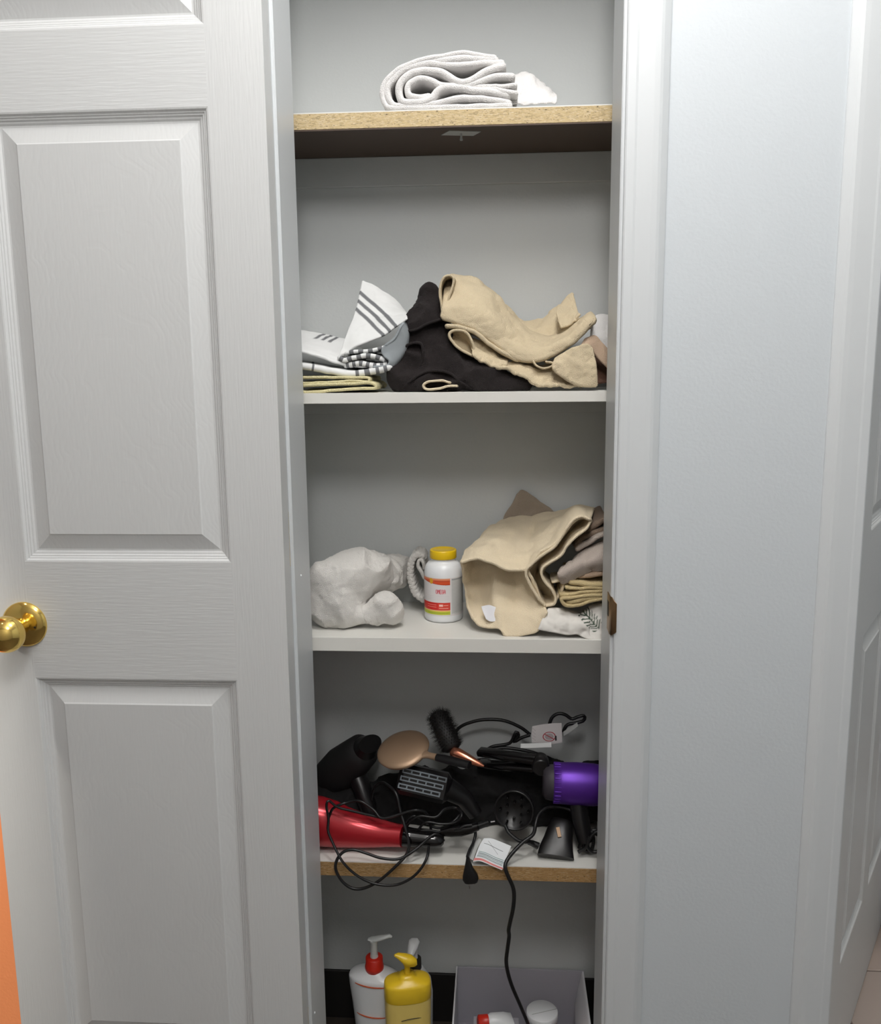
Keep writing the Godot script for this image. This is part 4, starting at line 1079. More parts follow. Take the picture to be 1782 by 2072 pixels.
func bottle_shelf() -> void:
	# vitamin bottle
	var foot := Vector3(-0.0262, 0.8712, -0.236)
	var t := thing("vitamin_bottle", foot, "white supplement bottle with a yellow screw cap and red-banded label", "bottle")
	var st := start()
	var x := Transform3D(Basis(), foot)
	lathe(st, [Vector2(0.001, 0.0012), Vector2(0.028, 0.0), Vector2(0.0318, 0.0012), Vector2(0.0332, 0.005), Vector2(0.0332, 0.012), Vector2(0.0330, 0.05), Vector2(0.0330, 0.082), Vector2(0.0322, 0.09), Vector2(0.0298, 0.0965), Vector2(0.0262, 0.1005), Vector2(0.0215, 0.1025), Vector2(0.0208, 0.105), Vector2(0.0208, 0.112)], x, 64, false)
	obj("bottle_body", st, M.white_plastic, t)
	st = start()
	lathe(st, [Vector2(0.0205, 0.1078), Vector2(0.0224, 0.1078), Vector2(0.0229, 0.109), Vector2(0.0229, 0.1205), Vector2(0.0222, 0.1222), Vector2(0.0205, 0.123), Vector2(0.0200, 0.1224), Vector2(0.0001, 0.1224)], x, 64, false)
	obj("screw_cap", st, M.yellow_cap, t)
	st = start()
	st.set_smooth_group(0)
	var n := 72
	for k in n:
		for e in [[k, 0], [k + 1, 1], [k + 1, 0], [k, 0], [k, 1], [k + 1, 1]]:
			var a := deg_to_rad(-110.0 + 220.0 * e[0] / n + 3.0)
			st.set_uv(Vector2(float(e[0]) / n, 1.0 - e[1]))
			st.add_vertex(foot + Vector3(sin(a) * 0.0335, 0.0125 + 0.0665 * e[1], cos(a) * 0.0335))
	var lm := mat("bottle_label", Color.WHITE, 0.35)
	lm.albedo_texture = label_print()
	obj("label", st, lm, t, "printed label with an orange wave, red band and lime stripe")
	# grey-white towel
	st = start()
	lump(st, [[[Vector3(-0.2015, 0.9364, -0.2)][0], [Vector3(-0.1826, 0.9484, -0.205)][0], 0.046, 0.046], [[Vector3(-0.1643, 0.9659, -0.215)][0], [Vector3(-0.1504, 0.9665, -0.22)][0], 0.030, 0.028], [[Vector3(-0.2234, 0.9503, -0.19)][0], [Vector3(-0.2231, 0.9092, -0.19)][0], 0.028, 0.032], [[Vector3(-0.2233, 0.8955, -0.18)][0], [Vector3(-0.1408, 0.8935, -0.175)][0], 0.018, 0.016], [[Vector3(-0.1924, 0.911, -0.19)][0], [Vector3(-0.1759, 0.925, -0.2)][0], 0.04, 0.03], [[Vector3(-0.1473, 0.9491, -0.23)][0], [Vector3(-0.1329, 0.9429, -0.27)][0], 0.034, 0.028]], 0.02, 0.0026, 0.8714, {"amp": 0.006, "freq": 11.0, "seed": 81, "fuzz": 0.0008})
	lump(st, [[[Vector3(-0.1379, 0.9017, -0.178)][0], [Vector3(-0.1182, 0.9092, -0.175)][0], 0.02, 0.021], [[Vector3(-0.1182, 0.9092, -0.175)][0], [Vector3(-0.1085, 0.9003, -0.178)][0], 0.021, 0.017], [[Vector3(-0.1512, 0.8912, -0.18)][0], [Vector3(-0.1094, 0.8905, -0.178)][0], 0.014, 0.013]], 0.014, 0.0026, 0.8714, {"amp": 0.003, "freq": 18.0, "seed": 82, "fuzz": 0.0008})
	lump(st, [[[Vector3(-0.1348, 0.947, -0.26)][0], [Vector3(-0.1103, 0.9492, -0.31)][0], 0.03, 0.02], [[Vector3(-0.1297, 0.9326, -0.27)][0], [Vector3(-0.1148, 0.9252, -0.3)][0], 0.024, 0.02]], 0.02, 0.003, 0.8714, {"amp": 0.003, "freq": 24.0, "seed": 83})
	tag(obj("crumpled_towel", st, M.grey_terry), "light grey terry towel crumpled at the left of the bottle", "towel")
	# rolled ribbed cloth
	st = start()
	fold(st, [Vector3(-0.0572, 0.8908, -0.27), Vector3(-0.0681, 0.8959, -0.27), Vector3(-0.0789, 0.9071, -0.27), Vector3(-0.0853, 0.9243, -0.27), Vector3(-0.0875, 0.9448, -0.27), Vector3(-0.0856, 0.9619, -0.27), Vector3(-0.0787, 0.973, -0.27), Vector3(-0.0703, 0.9764, -0.27), Vector3(-0.0637, 0.9688, -0.27)], 0.05, 0.0105, {"seed": 84, "rib": 0.0013, "ribs": 15.0, "amp": 0.001, "nu": 150})
	fold(st, [Vector3(-0.0624, 0.9335, -0.268), Vector3(-0.0676, 0.9454, -0.268), Vector3(-0.0729, 0.9556, -0.268), Vector3(-0.0719, 0.9658, -0.268), Vector3(-0.0673, 0.9676, -0.268), Vector3(-0.0633, 0.9608, -0.268), Vector3(-0.0622, 0.9506, -0.268)], 0.05, 0.0058, {"seed": 85, "amp": 0.001})
	tag(obj("rolled_cloth", st, M.grey_terry), "small ribbed cloth rolled up behind the bottle", "cloth")
	# cream towel
	st = start()
	var cl := {"seed": 86, "nu": 130, "nv": 50, "amp": 0.0045, "freq": 15.0, "oct": 3}
	cloth(st, [[Vector3(0.0086, 0.9916, -0.15), Vector3(0.0236, 0.9968, -0.15), Vector3(0.0369, 0.9985, -0.15), Vector3(0.0518, 0.993, -0.15), Vector3(0.0683, 0.9837, -0.15), Vector3(0.0849, 0.9784, -0.15), Vector3(0.1014, 0.9791, -0.15), Vector3(0.1146, 0.9819, -0.15), Vector3(0.126, 0.9933, -0.15), Vector3(0.1407, 1.0069, -0.15), Vector3(0.157, 1.0179, -0.15), Vector3(0.1698, 1.0347, -0.15), Vector3(0.1794, 1.0514, -0.15), Vector3(0.1906, 1.0622, -0.15), Vector3(0.2019, 1.066, -0.15), Vector3(0.2124, 1.0622, -0.15)], [Vector3(0.014, 0.9945, -0.185), Vector3(0.0276, 1.0032, -0.185), Vector3(0.0446, 1.0081, -0.185), Vector3(0.0615, 1.0033, -0.185), Vector3(0.0784, 0.9965, -0.185), Vector3(0.0953, 0.9948, -0.185), Vector3(0.1088, 0.9983, -0.185), Vector3(0.1223, 1.0035, -0.185), Vector3(0.1356, 1.0122, -0.185), Vector3(0.1507, 1.02, -0.185), Vector3(0.1631, 1.0295, -0.185), Vector3(0.1738, 1.0415, -0.185), Vector3(0.1853, 1.0543, -0.185), Vector3(0.1968, 1.0628, -0.185), Vector3(0.2067, 1.065, -0.185), Vector3(0.2184, 1.0619, -0.185)], [Vector3(0.0293, 1.002, -0.25), Vector3(0.0453, 1.0165, -0.25), Vector3(0.0612, 1.0192, -0.25), Vector3(0.0753, 1.0192, -0.25), Vector3(0.0893, 1.0193, -0.25), Vector3(0.1034, 1.018, -0.25), Vector3(0.1157, 1.0181, -0.25), Vector3(0.1263, 1.014, -0.25), Vector3(0.1384, 1.0238, -0.25), Vector3(0.1524, 1.0328, -0.25), Vector3(0.1662, 1.04, -0.25), Vector3(0.1784, 1.0462, -0.25), Vector3(0.1922, 1.0539, -0.25), Vector3(0.2077, 1.0574, -0.25), Vector3(0.2181, 1.0581, -0.25), Vector3(0.2276, 1.0574, -0.25)], [Vector3(0.0608, 1.016, -0.32), Vector3(0.0728, 1.0291, -0.32), Vector3(0.0847, 1.0329, -0.32), Vector3(0.0975, 1.0344, -0.32), Vector3(0.1104, 1.0351, -0.32), Vector3(0.125, 1.0333, -0.32), Vector3(0.1342, 1.0366, -0.32), Vector3(0.1451, 1.0393, -0.32), Vector3(0.156, 1.0404, -0.32), Vector3(0.1706, 1.0408, -0.32), Vector3(0.1833, 1.0451, -0.32), Vector3(0.1978, 1.0501, -0.32), Vector3(0.2105, 1.0525, -0.32), Vector3(0.2177, 1.053, -0.32), Vector3(0.2286, 1.0519, -0.32), Vector3(0.2386, 1.0505, -0.32)]], 0.006, cl)
	cloth(st, [[Vector3(0.0253, 0.8942, -0.16), Vector3(0.0364, 0.8836, -0.155), Vector3(0.0516, 0.881, -0.15), Vector3(0.0675, 0.8836, -0.142), Vector3(0.075, 0.878, -0.136), Vector3(0.0816, 0.8732, -0.136), Vector3(0.1015, 0.8737, -0.136), Vector3(0.1181, 0.8765, -0.136), Vector3(0.1329, 0.8835, -0.136), Vector3(0.145, 0.9109, -0.136)], [Vector3(0.0159, 0.9177, -0.19), Vector3(0.0289, 0.905, -0.185), Vector3(0.0444, 0.9012, -0.18), Vector3(0.0599, 0.9056, -0.165), Vector3(0.0683, 0.9051, -0.155), Vector3(0.0818, 0.9017, -0.155), Vector3(0.0985, 0.8998, -0.155), Vector3(0.1152, 0.9034, -0.155), Vector3(0.1285, 0.9134, -0.155), Vector3(0.1421, 0.9175, -0.155)], [Vector3(0.0097, 0.9402, -0.22), Vector3(0.0228, 0.9313, -0.22), Vector3(0.0386, 0.9296, -0.22), Vector3(0.0545, 0.9366, -0.2), Vector3(0.0649, 0.9383, -0.18), Vector3(0.0819, 0.9354, -0.185), Vector3(0.099, 0.9338, -0.19), Vector3(0.1157, 0.9418, -0.18), Vector3(0.1254, 0.9517, -0.17), Vector3(0.1326, 0.9388, -0.16)], [Vector3(0.0086, 0.9836, -0.17), Vector3(0.0213, 0.9766, -0.22), Vector3(0.035, 0.9762, -0.23), Vector3(0.0509, 0.9723, -0.22), Vector3(0.0648, 0.9699, -0.2), Vector3(0.082, 0.9647, -0.2), Vector3(0.0991, 0.9652, -0.2), Vector3(0.1139, 0.9714, -0.18), Vector3(0.1149, 0.9744, -0.16), Vector3(0.12, 0.9665, -0.152)]], 0.005, cl)
	fold(st, [Vector3(0.1443, 0.9183, -0.146), Vector3(0.1346, 0.9302, -0.146), Vector3(0.1246, 0.9455, -0.146), Vector3(0.117, 0.9594, -0.146), Vector3(0.1129, 0.9705, -0.146), Vector3(0.1145, 0.9806, -0.146), Vector3(0.1242, 0.9908, -0.146), Vector3(0.1389, 1.0035, -0.146), Vector3(0.1567, 1.017, -0.146), Vector3(0.1695, 1.0338, -0.146), Vector3(0.1791, 1.0513, -0.146), Vector3(0.1894, 1.0621, -0.146), Vector3(0.2007, 1.0667, -0.146), Vector3(0.2112, 1.0629, -0.146), Vector3(0.2156, 1.0598, -0.146)], 0.09, 0.0048, {"seed": 87, "amp": 0.001})
	fold(st, [Vector3(0.2157, 1.0596, -0.147), Vector3(0.2087, 1.047, -0.147), Vector3(0.1908, 1.0328, -0.147), Vector3(0.1779, 1.0186, -0.147), Vector3(0.1684, 1.0026, -0.147), Vector3(0.1489, 0.9899, -0.147), Vector3(0.1391, 0.9805, -0.147), Vector3(0.1379, 0.9695, -0.147), Vector3(0.1459, 0.9568, -0.147), Vector3(0.1559, 0.9441, -0.147), Vector3(0.1607, 0.9322, -0.147), Vector3(0.1578, 0.9222, -0.147), Vector3(0.1446, 0.918, -0.147)], 0.1, 0.0042, {"seed": 88, "amp": 0.001})
	fold(st, [Vector3(0.1563, 0.9557, -0.155), Vector3(0.1728, 0.9575, -0.155), Vector3(0.1713, 0.9438, -0.155), Vector3(0.1664, 0.9335, -0.155), Vector3(0.1583, 0.9205, -0.155)], 0.06, 0.004, {"seed": 89, "amp": 0.001})
	cloth(st, [[Vector3(0.1466, 0.9059, -0.19), Vector3(0.1332, 0.9238, -0.19), Vector3(0.1211, 0.9466, -0.19), Vector3(0.1159, 0.9641, -0.19), Vector3(0.1293, 0.9825, -0.19), Vector3(0.1494, 1.0008, -0.19), Vector3(0.1678, 1.0164, -0.19), Vector3(0.1809, 1.0388, -0.19), Vector3(0.1957, 1.0542, -0.19), Vector3(0.2157, 1.0534, -0.19)], [Vector3(0.1488, 0.8974, -0.225), Vector3(0.14, 0.9145, -0.225), Vector3(0.1328, 0.9379, -0.225), Vector3(0.131, 0.954, -0.225), Vector3(0.143, 0.9719, -0.225), Vector3(0.1618, 0.988, -0.225), Vector3(0.1771, 1.004, -0.225), Vector3(0.1889, 1.0234, -0.225), Vector3(0.2041, 1.0393, -0.225), Vector3(0.221, 1.0463, -0.225)], [Vector3(0.1478, 0.9081, -0.19), Vector3(0.1604, 0.9187, -0.19), Vector3(0.1517, 0.9416, -0.19), Vector3(0.1414, 0.9608, -0.19), Vector3(0.1514, 0.9783, -0.19), Vector3(0.1714, 0.9922, -0.19), Vector3(0.1813, 1.0079, -0.19), Vector3(0.1945, 1.0234, -0.19), Vector3(0.211, 1.038, -0.19), Vector3(0.2199, 1.0515, -0.19)]], 0.004, {"seed": 90, "amp": 0.002})
	t = obj("cream_towel", st, M.cream_terry)
	tag(t, "large cream towel folded open towards the front beside the bottle", "towel")
	st = start()
	cloth(st, [[Vector3(0.0483, 0.8962, -0.148), Vector3(0.055, 0.8923, -0.148), Vector3(0.0675, 0.8929, -0.148)], [Vector3(0.0441, 0.9055, -0.153), Vector3(0.0549, 0.9035, -0.153), Vector3(0.0658, 0.9036, -0.153)], [Vector3(0.0406, 0.9144, -0.158), Vector3(0.0532, 0.9166, -0.158), Vector3(0.0636, 0.9132, -0.158)]], 0.0006, {"nu": 14, "nv": 8, "amp": 0.001})
	obj("sewn_tag", st, M.white_card, t, "small white sewn-in tag")
	st = start()
	cloth(st, [[Vector3(0.0755, 1.0164, -0.318), Vector3(0.1122, 1.0164, -0.318), Vector3(0.1489, 1.0165, -0.318), Vector3(0.1799, 1.0165, -0.318)], [Vector3(0.081, 1.0396, -0.324), Vector3(0.1122, 1.0509, -0.324), Vector3(0.1471, 1.0453, -0.324), Vector3(0.1782, 1.0378, -0.324)], [Vector3(0.0994, 1.0652, -0.328), Vector3(0.1103, 1.0819, -0.328), Vector3(0.1379, 1.0651, -0.328), Vector3(0.1656, 1.0446, -0.328)]], 0.003, {"seed": 102, "amp": 0.003})
	tag(obj("rear_taupe_cloth", st, M.pale_taupe_cloth), "taupe cloth corner standing against the back wall behind the cream towel", "cloth")
	# cloths packed at the right
	st = start()
	fold(st, [Vector3(0.198, 1.0165, -0.19), Vector3(0.2078, 1.0303, -0.19), Vector3(0.2193, 1.0397, -0.19), Vector3(0.2308, 1.0466, -0.19), Vector3(0.244, 1.0543, -0.19)], 0.1, 0.009, {"seed": 91})
	fold(st, [Vector3(0.1971, 1.0134, -0.18), Vector3(0.2069, 1.0254, -0.18), Vector3(0.2234, 1.0326, -0.18), Vector3(0.2431, 1.0383, -0.18)], 0.1, 0.008, {"seed": 92})
	tag(obj("dark_taupe_cloth", st, M.dark_taupe_cloth), "dark taupe cloth folded at the top of the right-hand stack", "cloth")
	st = start()
	cloth(st, [[Vector3(0.1711, 0.9579, -0.15), Vector3(0.1806, 0.9619, -0.15), Vector3(0.1936, 0.9687, -0.15), Vector3(0.2098, 0.9768, -0.15), Vector3(0.2261, 0.9802, -0.15), Vector3(0.2456, 0.9825, -0.15)], [Vector3(0.1655, 0.974, -0.143), Vector3(0.1798, 0.9822, -0.143), Vector3(0.1943, 0.989, -0.143), Vector3(0.2089, 0.9924, -0.143), Vector3(0.2234, 0.9992, -0.143), Vector3(0.2443, 1.0054, -0.143)], [Vector3(0.1743, 0.9738, -0.18), Vector3(0.1892, 0.9839, -0.18), Vector3(0.2024, 0.996, -0.18), Vector3(0.2155, 1.008, -0.18), Vector3(0.2287, 1.0149, -0.18), Vector3(0.2484, 1.0238, -0.18)], [Vector3(0.1825, 0.9573, -0.22), Vector3(0.1961, 0.968, -0.22), Vector3(0.2097, 0.9787, -0.22), Vector3(0.2215, 0.9893, -0.22), Vector3(0.2351, 0.9964, -0.22), Vector3(0.2537, 1.0035, -0.22)]], 0.007, {"seed": 93, "amp": 0.004, "freq": 40.0})
	fold(st, [Vector3(0.1959, 1.0081, -0.165), Vector3(0.2041, 1.0149, -0.165), Vector3(0.2139, 1.0191, -0.165), Vector3(0.2268, 1.0285, -0.165), Vector3(0.2463, 1.0369, -0.165)], 0.08, 0.007, {"seed": 94})
	tag(obj("taupe_cloth", st, M.taupe_cloth), "greyish taupe cloth bulging out above the straw-coloured folds", "cloth")
	st = start()
	fold(st, [Vector3(0.1994, 0.9674, -0.15), Vector3(0.2132, 0.97, -0.15), Vector3(0.2263, 0.9723, -0.15), Vector3(0.2458, 0.9731, -0.15)], 0.1, 0.0095, {"seed": 95})
	tag(obj("flat_taupe_cloth", st, M.rose_beige_cloth), "flat rosy taupe cloth lying between the bulging one and the straw folds", "cloth")
	st = start()
	fold(st, [Vector3(0.1841, 0.9595, -0.142), Vector3(0.2045, 0.9576, -0.142), Vector3(0.2208, 0.9557, -0.142), Vector3(0.2453, 0.9541, -0.142)], 0.12, 0.0085, {"seed": 96, "wave": 0.002})
	fold(st, [Vector3(0.1774, 0.9511, -0.139), Vector3(0.1962, 0.9502, -0.139), Vector3(0.2125, 0.9513, -0.139), Vector3(0.245, 0.9495, -0.139)], 0.12, 0.0052, {"seed": 97, "wave": 0.002})
	fold(st, [Vector3(0.1685, 0.9392, -0.137), Vector3(0.188, 0.9422, -0.137), Vector3(0.2042, 0.9457, -0.137), Vector3(0.2448, 0.9456, -0.137)], 0.12, 0.0052, {"seed": 98, "wave": 0.002})
	fold(st, [Vector3(0.2447, 0.9414, -0.135), Vector3(0.2123, 0.94, -0.135), Vector3(0.1879, 0.9365, -0.135), Vector3(0.1724, 0.9352, -0.135), Vector3(0.1701, 0.9304, -0.135), Vector3(0.1775, 0.9228, -0.135), Vector3(0.1963, 0.9242, -0.135), Vector3(0.2157, 0.9308, -0.135), Vector3(0.2448, 0.9347, -0.135)], 0.12, 0.006, {"seed": 99, "wave": 0.002})
	fold(st, [Vector3(0.245, 0.9375, -0.137), Vector3(0.2125, 0.9349, -0.137), Vector3(0.1882, 0.93, -0.137), Vector3(0.1784, 0.9286, -0.137)], 0.12, 0.008, {"seed": 100, "wave": 0.002})
	tag(obj("straw_cloth", st, M.straw_cloth), "straw-coloured cloth folded in flat layers at the right end", "cloth")
	st = start()
	var g0: Vector3 = [Vector3(0.196, 0.9179, -0.15)][0]
	var g1: Vector3 = [Vector3(0.2301, 0.8851, -0.14)][0]
	var leaf := func(p: Vector3, _u: float, _v: float) -> Color:
		var d := Vector2(g1.x - g0.x, g1.y - g0.y)
		var len := d.length()
		d /= len
		var q := Vector2(p.x - g0.x, p.y - g0.y)
		var s := q.dot(d)
		var a := absf(q.dot(Vector2(-d.y, d.x)))
		if s < 0.0 or s > len:
			return lin(222, 219, 213)
		if a < 0.0012 or (a < 0.011 and fmod(s + a * 0.9, 0.0052) < 0.0019):
			return lin(72, 88, 72)
		return lin(222, 219, 213)
	cloth(st, [[Vector3(0.1338, 0.8865, -0.128), Vector3(0.1473, 0.8839, -0.128), Vector3(0.1636, 0.881, -0.128), Vector3(0.18, 0.8784, -0.128), Vector3(0.1947, 0.8796, -0.128), Vector3(0.2046, 0.8746, -0.128), Vector3(0.2193, 0.8696, -0.128), Vector3(0.2453, 0.8711, -0.128)], [Vector3(0.1408, 0.9012, -0.134), Vector3(0.1556, 0.8996, -0.134), Vector3(0.1721, 0.8963, -0.134), Vector3(0.1868, 0.8948, -0.134), Vector3(0.1966, 0.8983, -0.134), Vector3(0.213, 0.8916, -0.134), Vector3(0.2152, 0.88, -0.134), Vector3(0.2458, 0.882, -0.134)], [Vector3(0.1517, 0.9127, -0.155), Vector3(0.1684, 0.912, -0.155), Vector3(0.185, 0.9074, -0.155), Vector3(0.2, 0.9024, -0.155), Vector3(0.1984, 0.8993, -0.155), Vector3(0.2115, 0.9071, -0.155), Vector3(0.2229, 0.9167, -0.155), Vector3(0.2475, 0.9221, -0.155)], [Vector3(0.1544, 0.8946, -0.2), Vector3(0.1716, 0.8948, -0.2), Vector3(0.1888, 0.8913, -0.2), Vector3(0.2042, 0.8879, -0.2), Vector3(0.2059, 0.8861, -0.2), Vector3(0.2178, 0.8916, -0.2), Vector3(0.2279, 0.8988, -0.2), Vector3(0.2534, 0.9025, -0.2)]], 0.004, {"seed": 101, "nu": 130, "nv": 80, "amp": 0.003, "freq": 36.0, "color": leaf})
	tag(obj("leaf_cloth", st, M.leaf_print), "white cloth with a green leaf print at the front right of the shelf", "cloth")

# ---------------------------------------------------------------- fourth shelf: hair tools
func cord(tool: Node3D, label: String, runs: Array, r := 0.0026) -> void:
	var st := start()
	for p in runs:
		tube(st, p, r, 8)
	obj("cord", st, M.black_rubber, tool, label)

func tool_shelf() -> void:
	var st := start()
	# red hair dryer: its barrel lies to the left, the red handle runs to the right
	var t := thing("red_hair_dryer", [Vector3(-0.2459, 0.4637, -0.19)][0], "glossy red hair dryer lying on its side at the left", "hair dryer")
	rod(st, [Vector3(-0.3314, 0.534, -0.168), Vector3(-0.2924, 0.5293, -0.168), Vector3(-0.244, 0.5217, -0.168), Vector3(-0.222, 0.5174, -0.168), Vector3(-0.1992, 0.5115, -0.168), Vector3(-0.1726, 0.5081, -0.166), Vector3(-0.1422, 0.5059, -0.162), Vector3(-0.1188, 0.5063, -0.157), Vector3(-0.0947, 0.5074, -0.151)], [Vector2(0.030, 0.038), Vector2(0.036, 0.043), Vector2(0.037, 0.0415), Vector2(0.034, 0.039), Vector2(0.030, 0.034), Vector2(0.027, 0.029), Vector2(0.0235, 0.0235), Vector2(0.0205, 0.0195), Vector2(0.0185, 0.0175)], Vector3.UP, 40, 2.3)
	obj("handle", st, M.red_gloss, t)
	st = start()
	lathe(st, [Vector2(0.03, -0.06), Vector2(0.037, -0.055), Vector2(0.04, -0.02), Vector2(0.0405, 0.02), Vector2(0.036, 0.05), Vector2(0.029, 0.056)], aim([Vector3(-0.3148, 0.5186, -0.185)][0], Vector3(0.25, 0.0, 1.0)), 40)
	obj("barrel", st, M.red_gloss, t)
	st = start()
	rod(st, [Vector3(-0.0952, 0.5074, -0.151), Vector3(-0.0912, 0.5071, -0.151), Vector3(-0.0799, 0.5061, -0.15), Vector3(-0.059, 0.5052, -0.148), Vector3(-0.0382, 0.5047, -0.146), Vector3(-0.0279, 0.5048, -0.145), Vector3(-0.0241, 0.5046, -0.145)], [Vector2(0.0182, 0.0172), Vector2(0.0172, 0.0162), Vector2(0.0165, 0.0155), Vector2(0.0155, 0.0145), Vector2(0.0145, 0.0135), Vector2(0.0115, 0.0105), Vector2(0.006, 0.006)], Vector3.UP, 32)
	obj("handle_end", st, M.black_gloss, t, "glossy black end of the handle")
	st = start()
	box(st, [Vector3(-0.0615, 0.5164, -0.158)][0] + Vector3(0, -0.001, 0), Vector3(0.02, 0.004, 0.008), 0.0015, Basis(Vector3.BACK, -0.06))
	obj("switch", st, M.black_plastic, t)
	var red := t
	# black dryer behind it
	t = thing("black_hair_dryer", [Vector3(-0.2045, 0.485, -0.27)][0], "matt black hair dryer in the rear left corner", "hair dryer")
	st = start()
	var a: Vector3 = [Vector3(-0.2561, 0.5288, -0.3)][0]
	var b: Vector3 = [Vector3(-0.1718, 0.6217, -0.25)][0]
	rod(st, [a, a.lerp(b, 0.15), a.lerp(b, 0.45), a.lerp(b, 0.8), a.lerp(b, 0.95), b], [Vector2(0.03, 0.03), Vector2(0.037, 0.037), Vector2(0.04, 0.04), Vector2(0.034, 0.034), Vector2(0.031, 0.031), Vector2(0.024, 0.024)], Vector3.UP, 36)
	obj("barrel", st, M.black_matte, t)
	st = start()
	rod(st, [Vector3(-0.1965, 0.5728, -0.27), Vector3(-0.181, 0.5457, -0.25), Vector3(-0.1684, 0.5185, -0.235), Vector3(-0.1627, 0.4959, -0.23)], [Vector2(0.02, 0.02), Vector2(0.017, 0.019), Vector2(0.016, 0.018), Vector2(0.013, 0.014)], Vector3.BACK, 28)
	obj("handle", st, M.black_plastic, t)
	st = start()
	rod(st, [b.lerp(a, 0.05), b + (b - a).normalized() * 0.016], [Vector2(0.026, 0.026), Vector2(0.029, 0.016)], Vector3.UP, 28)
	obj("nozzle", st, M.black_plastic, t)
	var black := t
	# hair tool between them with slotted grey vents
	var gc: Vector3 = [Vector3(-0.0592, 0.5951, -0.165)][0]
	var gb := Basis(Vector3.BACK, -0.222) * Basis(Vector3.RIGHT, -0.3)
	t = thing("vented_styler", [Vector3(-0.0601, 0.563, -0.17)][0], "black hot-air styler whose grey slotted vents face the front", "styler")
	st = start()
	box(st, gc - gb.z * 0.02, Vector3(0.092, 0.052, 0.034), 0.008, gb)
	obj("body", st, M.black_plastic, t)
	for k in 3:
		st = start()
		var yy := 0.016 - 0.0132 * k
		var w := 0.078 - 0.002 * k
		for e in [-1.0, 1.0]:
			box(st, gc + gb * Vector3(-0.002 - 0.002 * k, yy + e * 0.0032, -0.0025), Vector3(w, 0.0022, 0.003), 0.0004, gb)
		for i in 6:
			box(st, gc + gb * Vector3(-0.002 - 0.002 * k + w * (i / 5.0 - 0.5) * 0.97, yy, -0.0025), Vector3(0.0026, 0.0046, 0.003), 0.0004, gb)
		obj("vent_slot", st, M.grey_plastic, t, "grey bar with five slots")
	st = start()
	rod(st, [gc + gb * Vector3(0.04, 0.0, -0.02), gc + gb * Vector3(0.075, -0.012, -0.03), gc + gb * Vector3(0.1, -0.035, -0.035)], [Vector2(0.016, 0.02), Vector2(0.014, 0.016), Vector2(0.012, 0.013)], Vector3.UP, 28)
	obj("handle", st, M.black_plastic, t)
	var styler := t
	# gold paddle brush
	var pc: Vector3 = [Vector3(-0.0975, 0.6432, -0.2)][0]
	t = thing("paddle_brush", pc + Vector3(0, -0.04, 0), "round satin gold paddle brush lying behind the red dryer", "brush")
	st = start()
	var pn := Vector3(-0.2, 0.93, 0.3).normalized()
	var px := aim(pc, pn)
	lathe(st, [Vector2(0.035, -0.007), Vector2(0.044, -0.005), Vector2(0.047, 0.0), Vector2(0.0458, 0.0025), Vector2(0.039, 0.0055), Vector2(0.028, 0.008), Vector2(0.014, 0.0092), Vector2(0.0003, 0.0095)], px, 56, true)
	obj("head", st, M.gold_satin, t)
	st = start()
	var pd := (Vector3(1.0, -0.42, 0.35) - pn * Vector3(1.0, -0.42, 0.35).dot(pn)).normalized()
	rod(st, [pc + pd * 0.042, pc + pd * 0.051, pc + pd * 0.056, pc + pd * 0.07], [Vector2(0.011, 0.004), Vector2(0.0065, 0.0048), Vector2(0.0058, 0.005), Vector2(0.0062, 0.0056)], pn, 20)
	obj("neck", st, M.gold_satin, t)
	st = start()
	rod(st, [pc + pd * 0.07, pc + pd * 0.1, pc + pd * 0.135], [Vector2(0.0066, 0.006), Vector2(0.008, 0.007), Vector2(0.007, 0.006)], pn, 20)
	obj("handle", st, M.black_plastic, t)
	st = start()
	lathe(st, [Vector2(0.038, -0.010), Vector2(0.040, -0.007)], px, 40, true)
	obj("bristle_pad", st, M.black_matte, t)
	# round brush with radial bristles
	var r0: Vector3 = [Vector3(-0.0085, 0.6431, -0.19)][0]
	var r1: Vector3 = [Vector3(-0.0397, 0.6962, -0.235)][0]
	t = thing("round_brush", r0, "black round hairbrush standing up with a rose gold handle", "brush")
	var rx := aim(r0, r1 - r0)
	var rl := r0.distance_to(r1)
	st = start()
	lathe(st, [Vector2(0.012, 0.006), Vector2(0.0175, 0.01), Vector2(0.0175, rl - 0.004), Vector2(0.013, rl)], rx, 36)
	obj("core", st, M.bristle, t)
	st = start()
	for i in 13:
		for k in 26:
			var an := TAU * (k + 0.5 * (i % 2)) / 26.0
			var yy := 0.012 + (rl - 0.014) * i / 12.0
			var d := Vector3(cos(an), 0.12 * sin(i * 2.3 + k), sin(an)).normalized()
			var base := rx * (Vector3(cos(an) * 0.017, yy, sin(an) * 0.017))
			var tip := base + rx.basis * d * (0.0125 - 0.004 * absf(i - 6.0) / 6.0)
			var side := (tip - base).cross(r1 - r0).normalized() * 0.0007
			var fwd := (r1 - r0).normalized() * 0.0007
			st.set_smooth_group(-1)
			tri(st, base + side, base - side * 0.5 + fwd, tip, fwd + side)
			tri(st, base - side * 0.5 + fwd, base - side * 0.5 - fwd, tip, -side)
			tri(st, base - side * 0.5 - fwd, base + side, tip, side - fwd)
	var br := obj("bristles", st, M.bristle, t)
	br.set_meta("kind", "stuff")
	st = start()
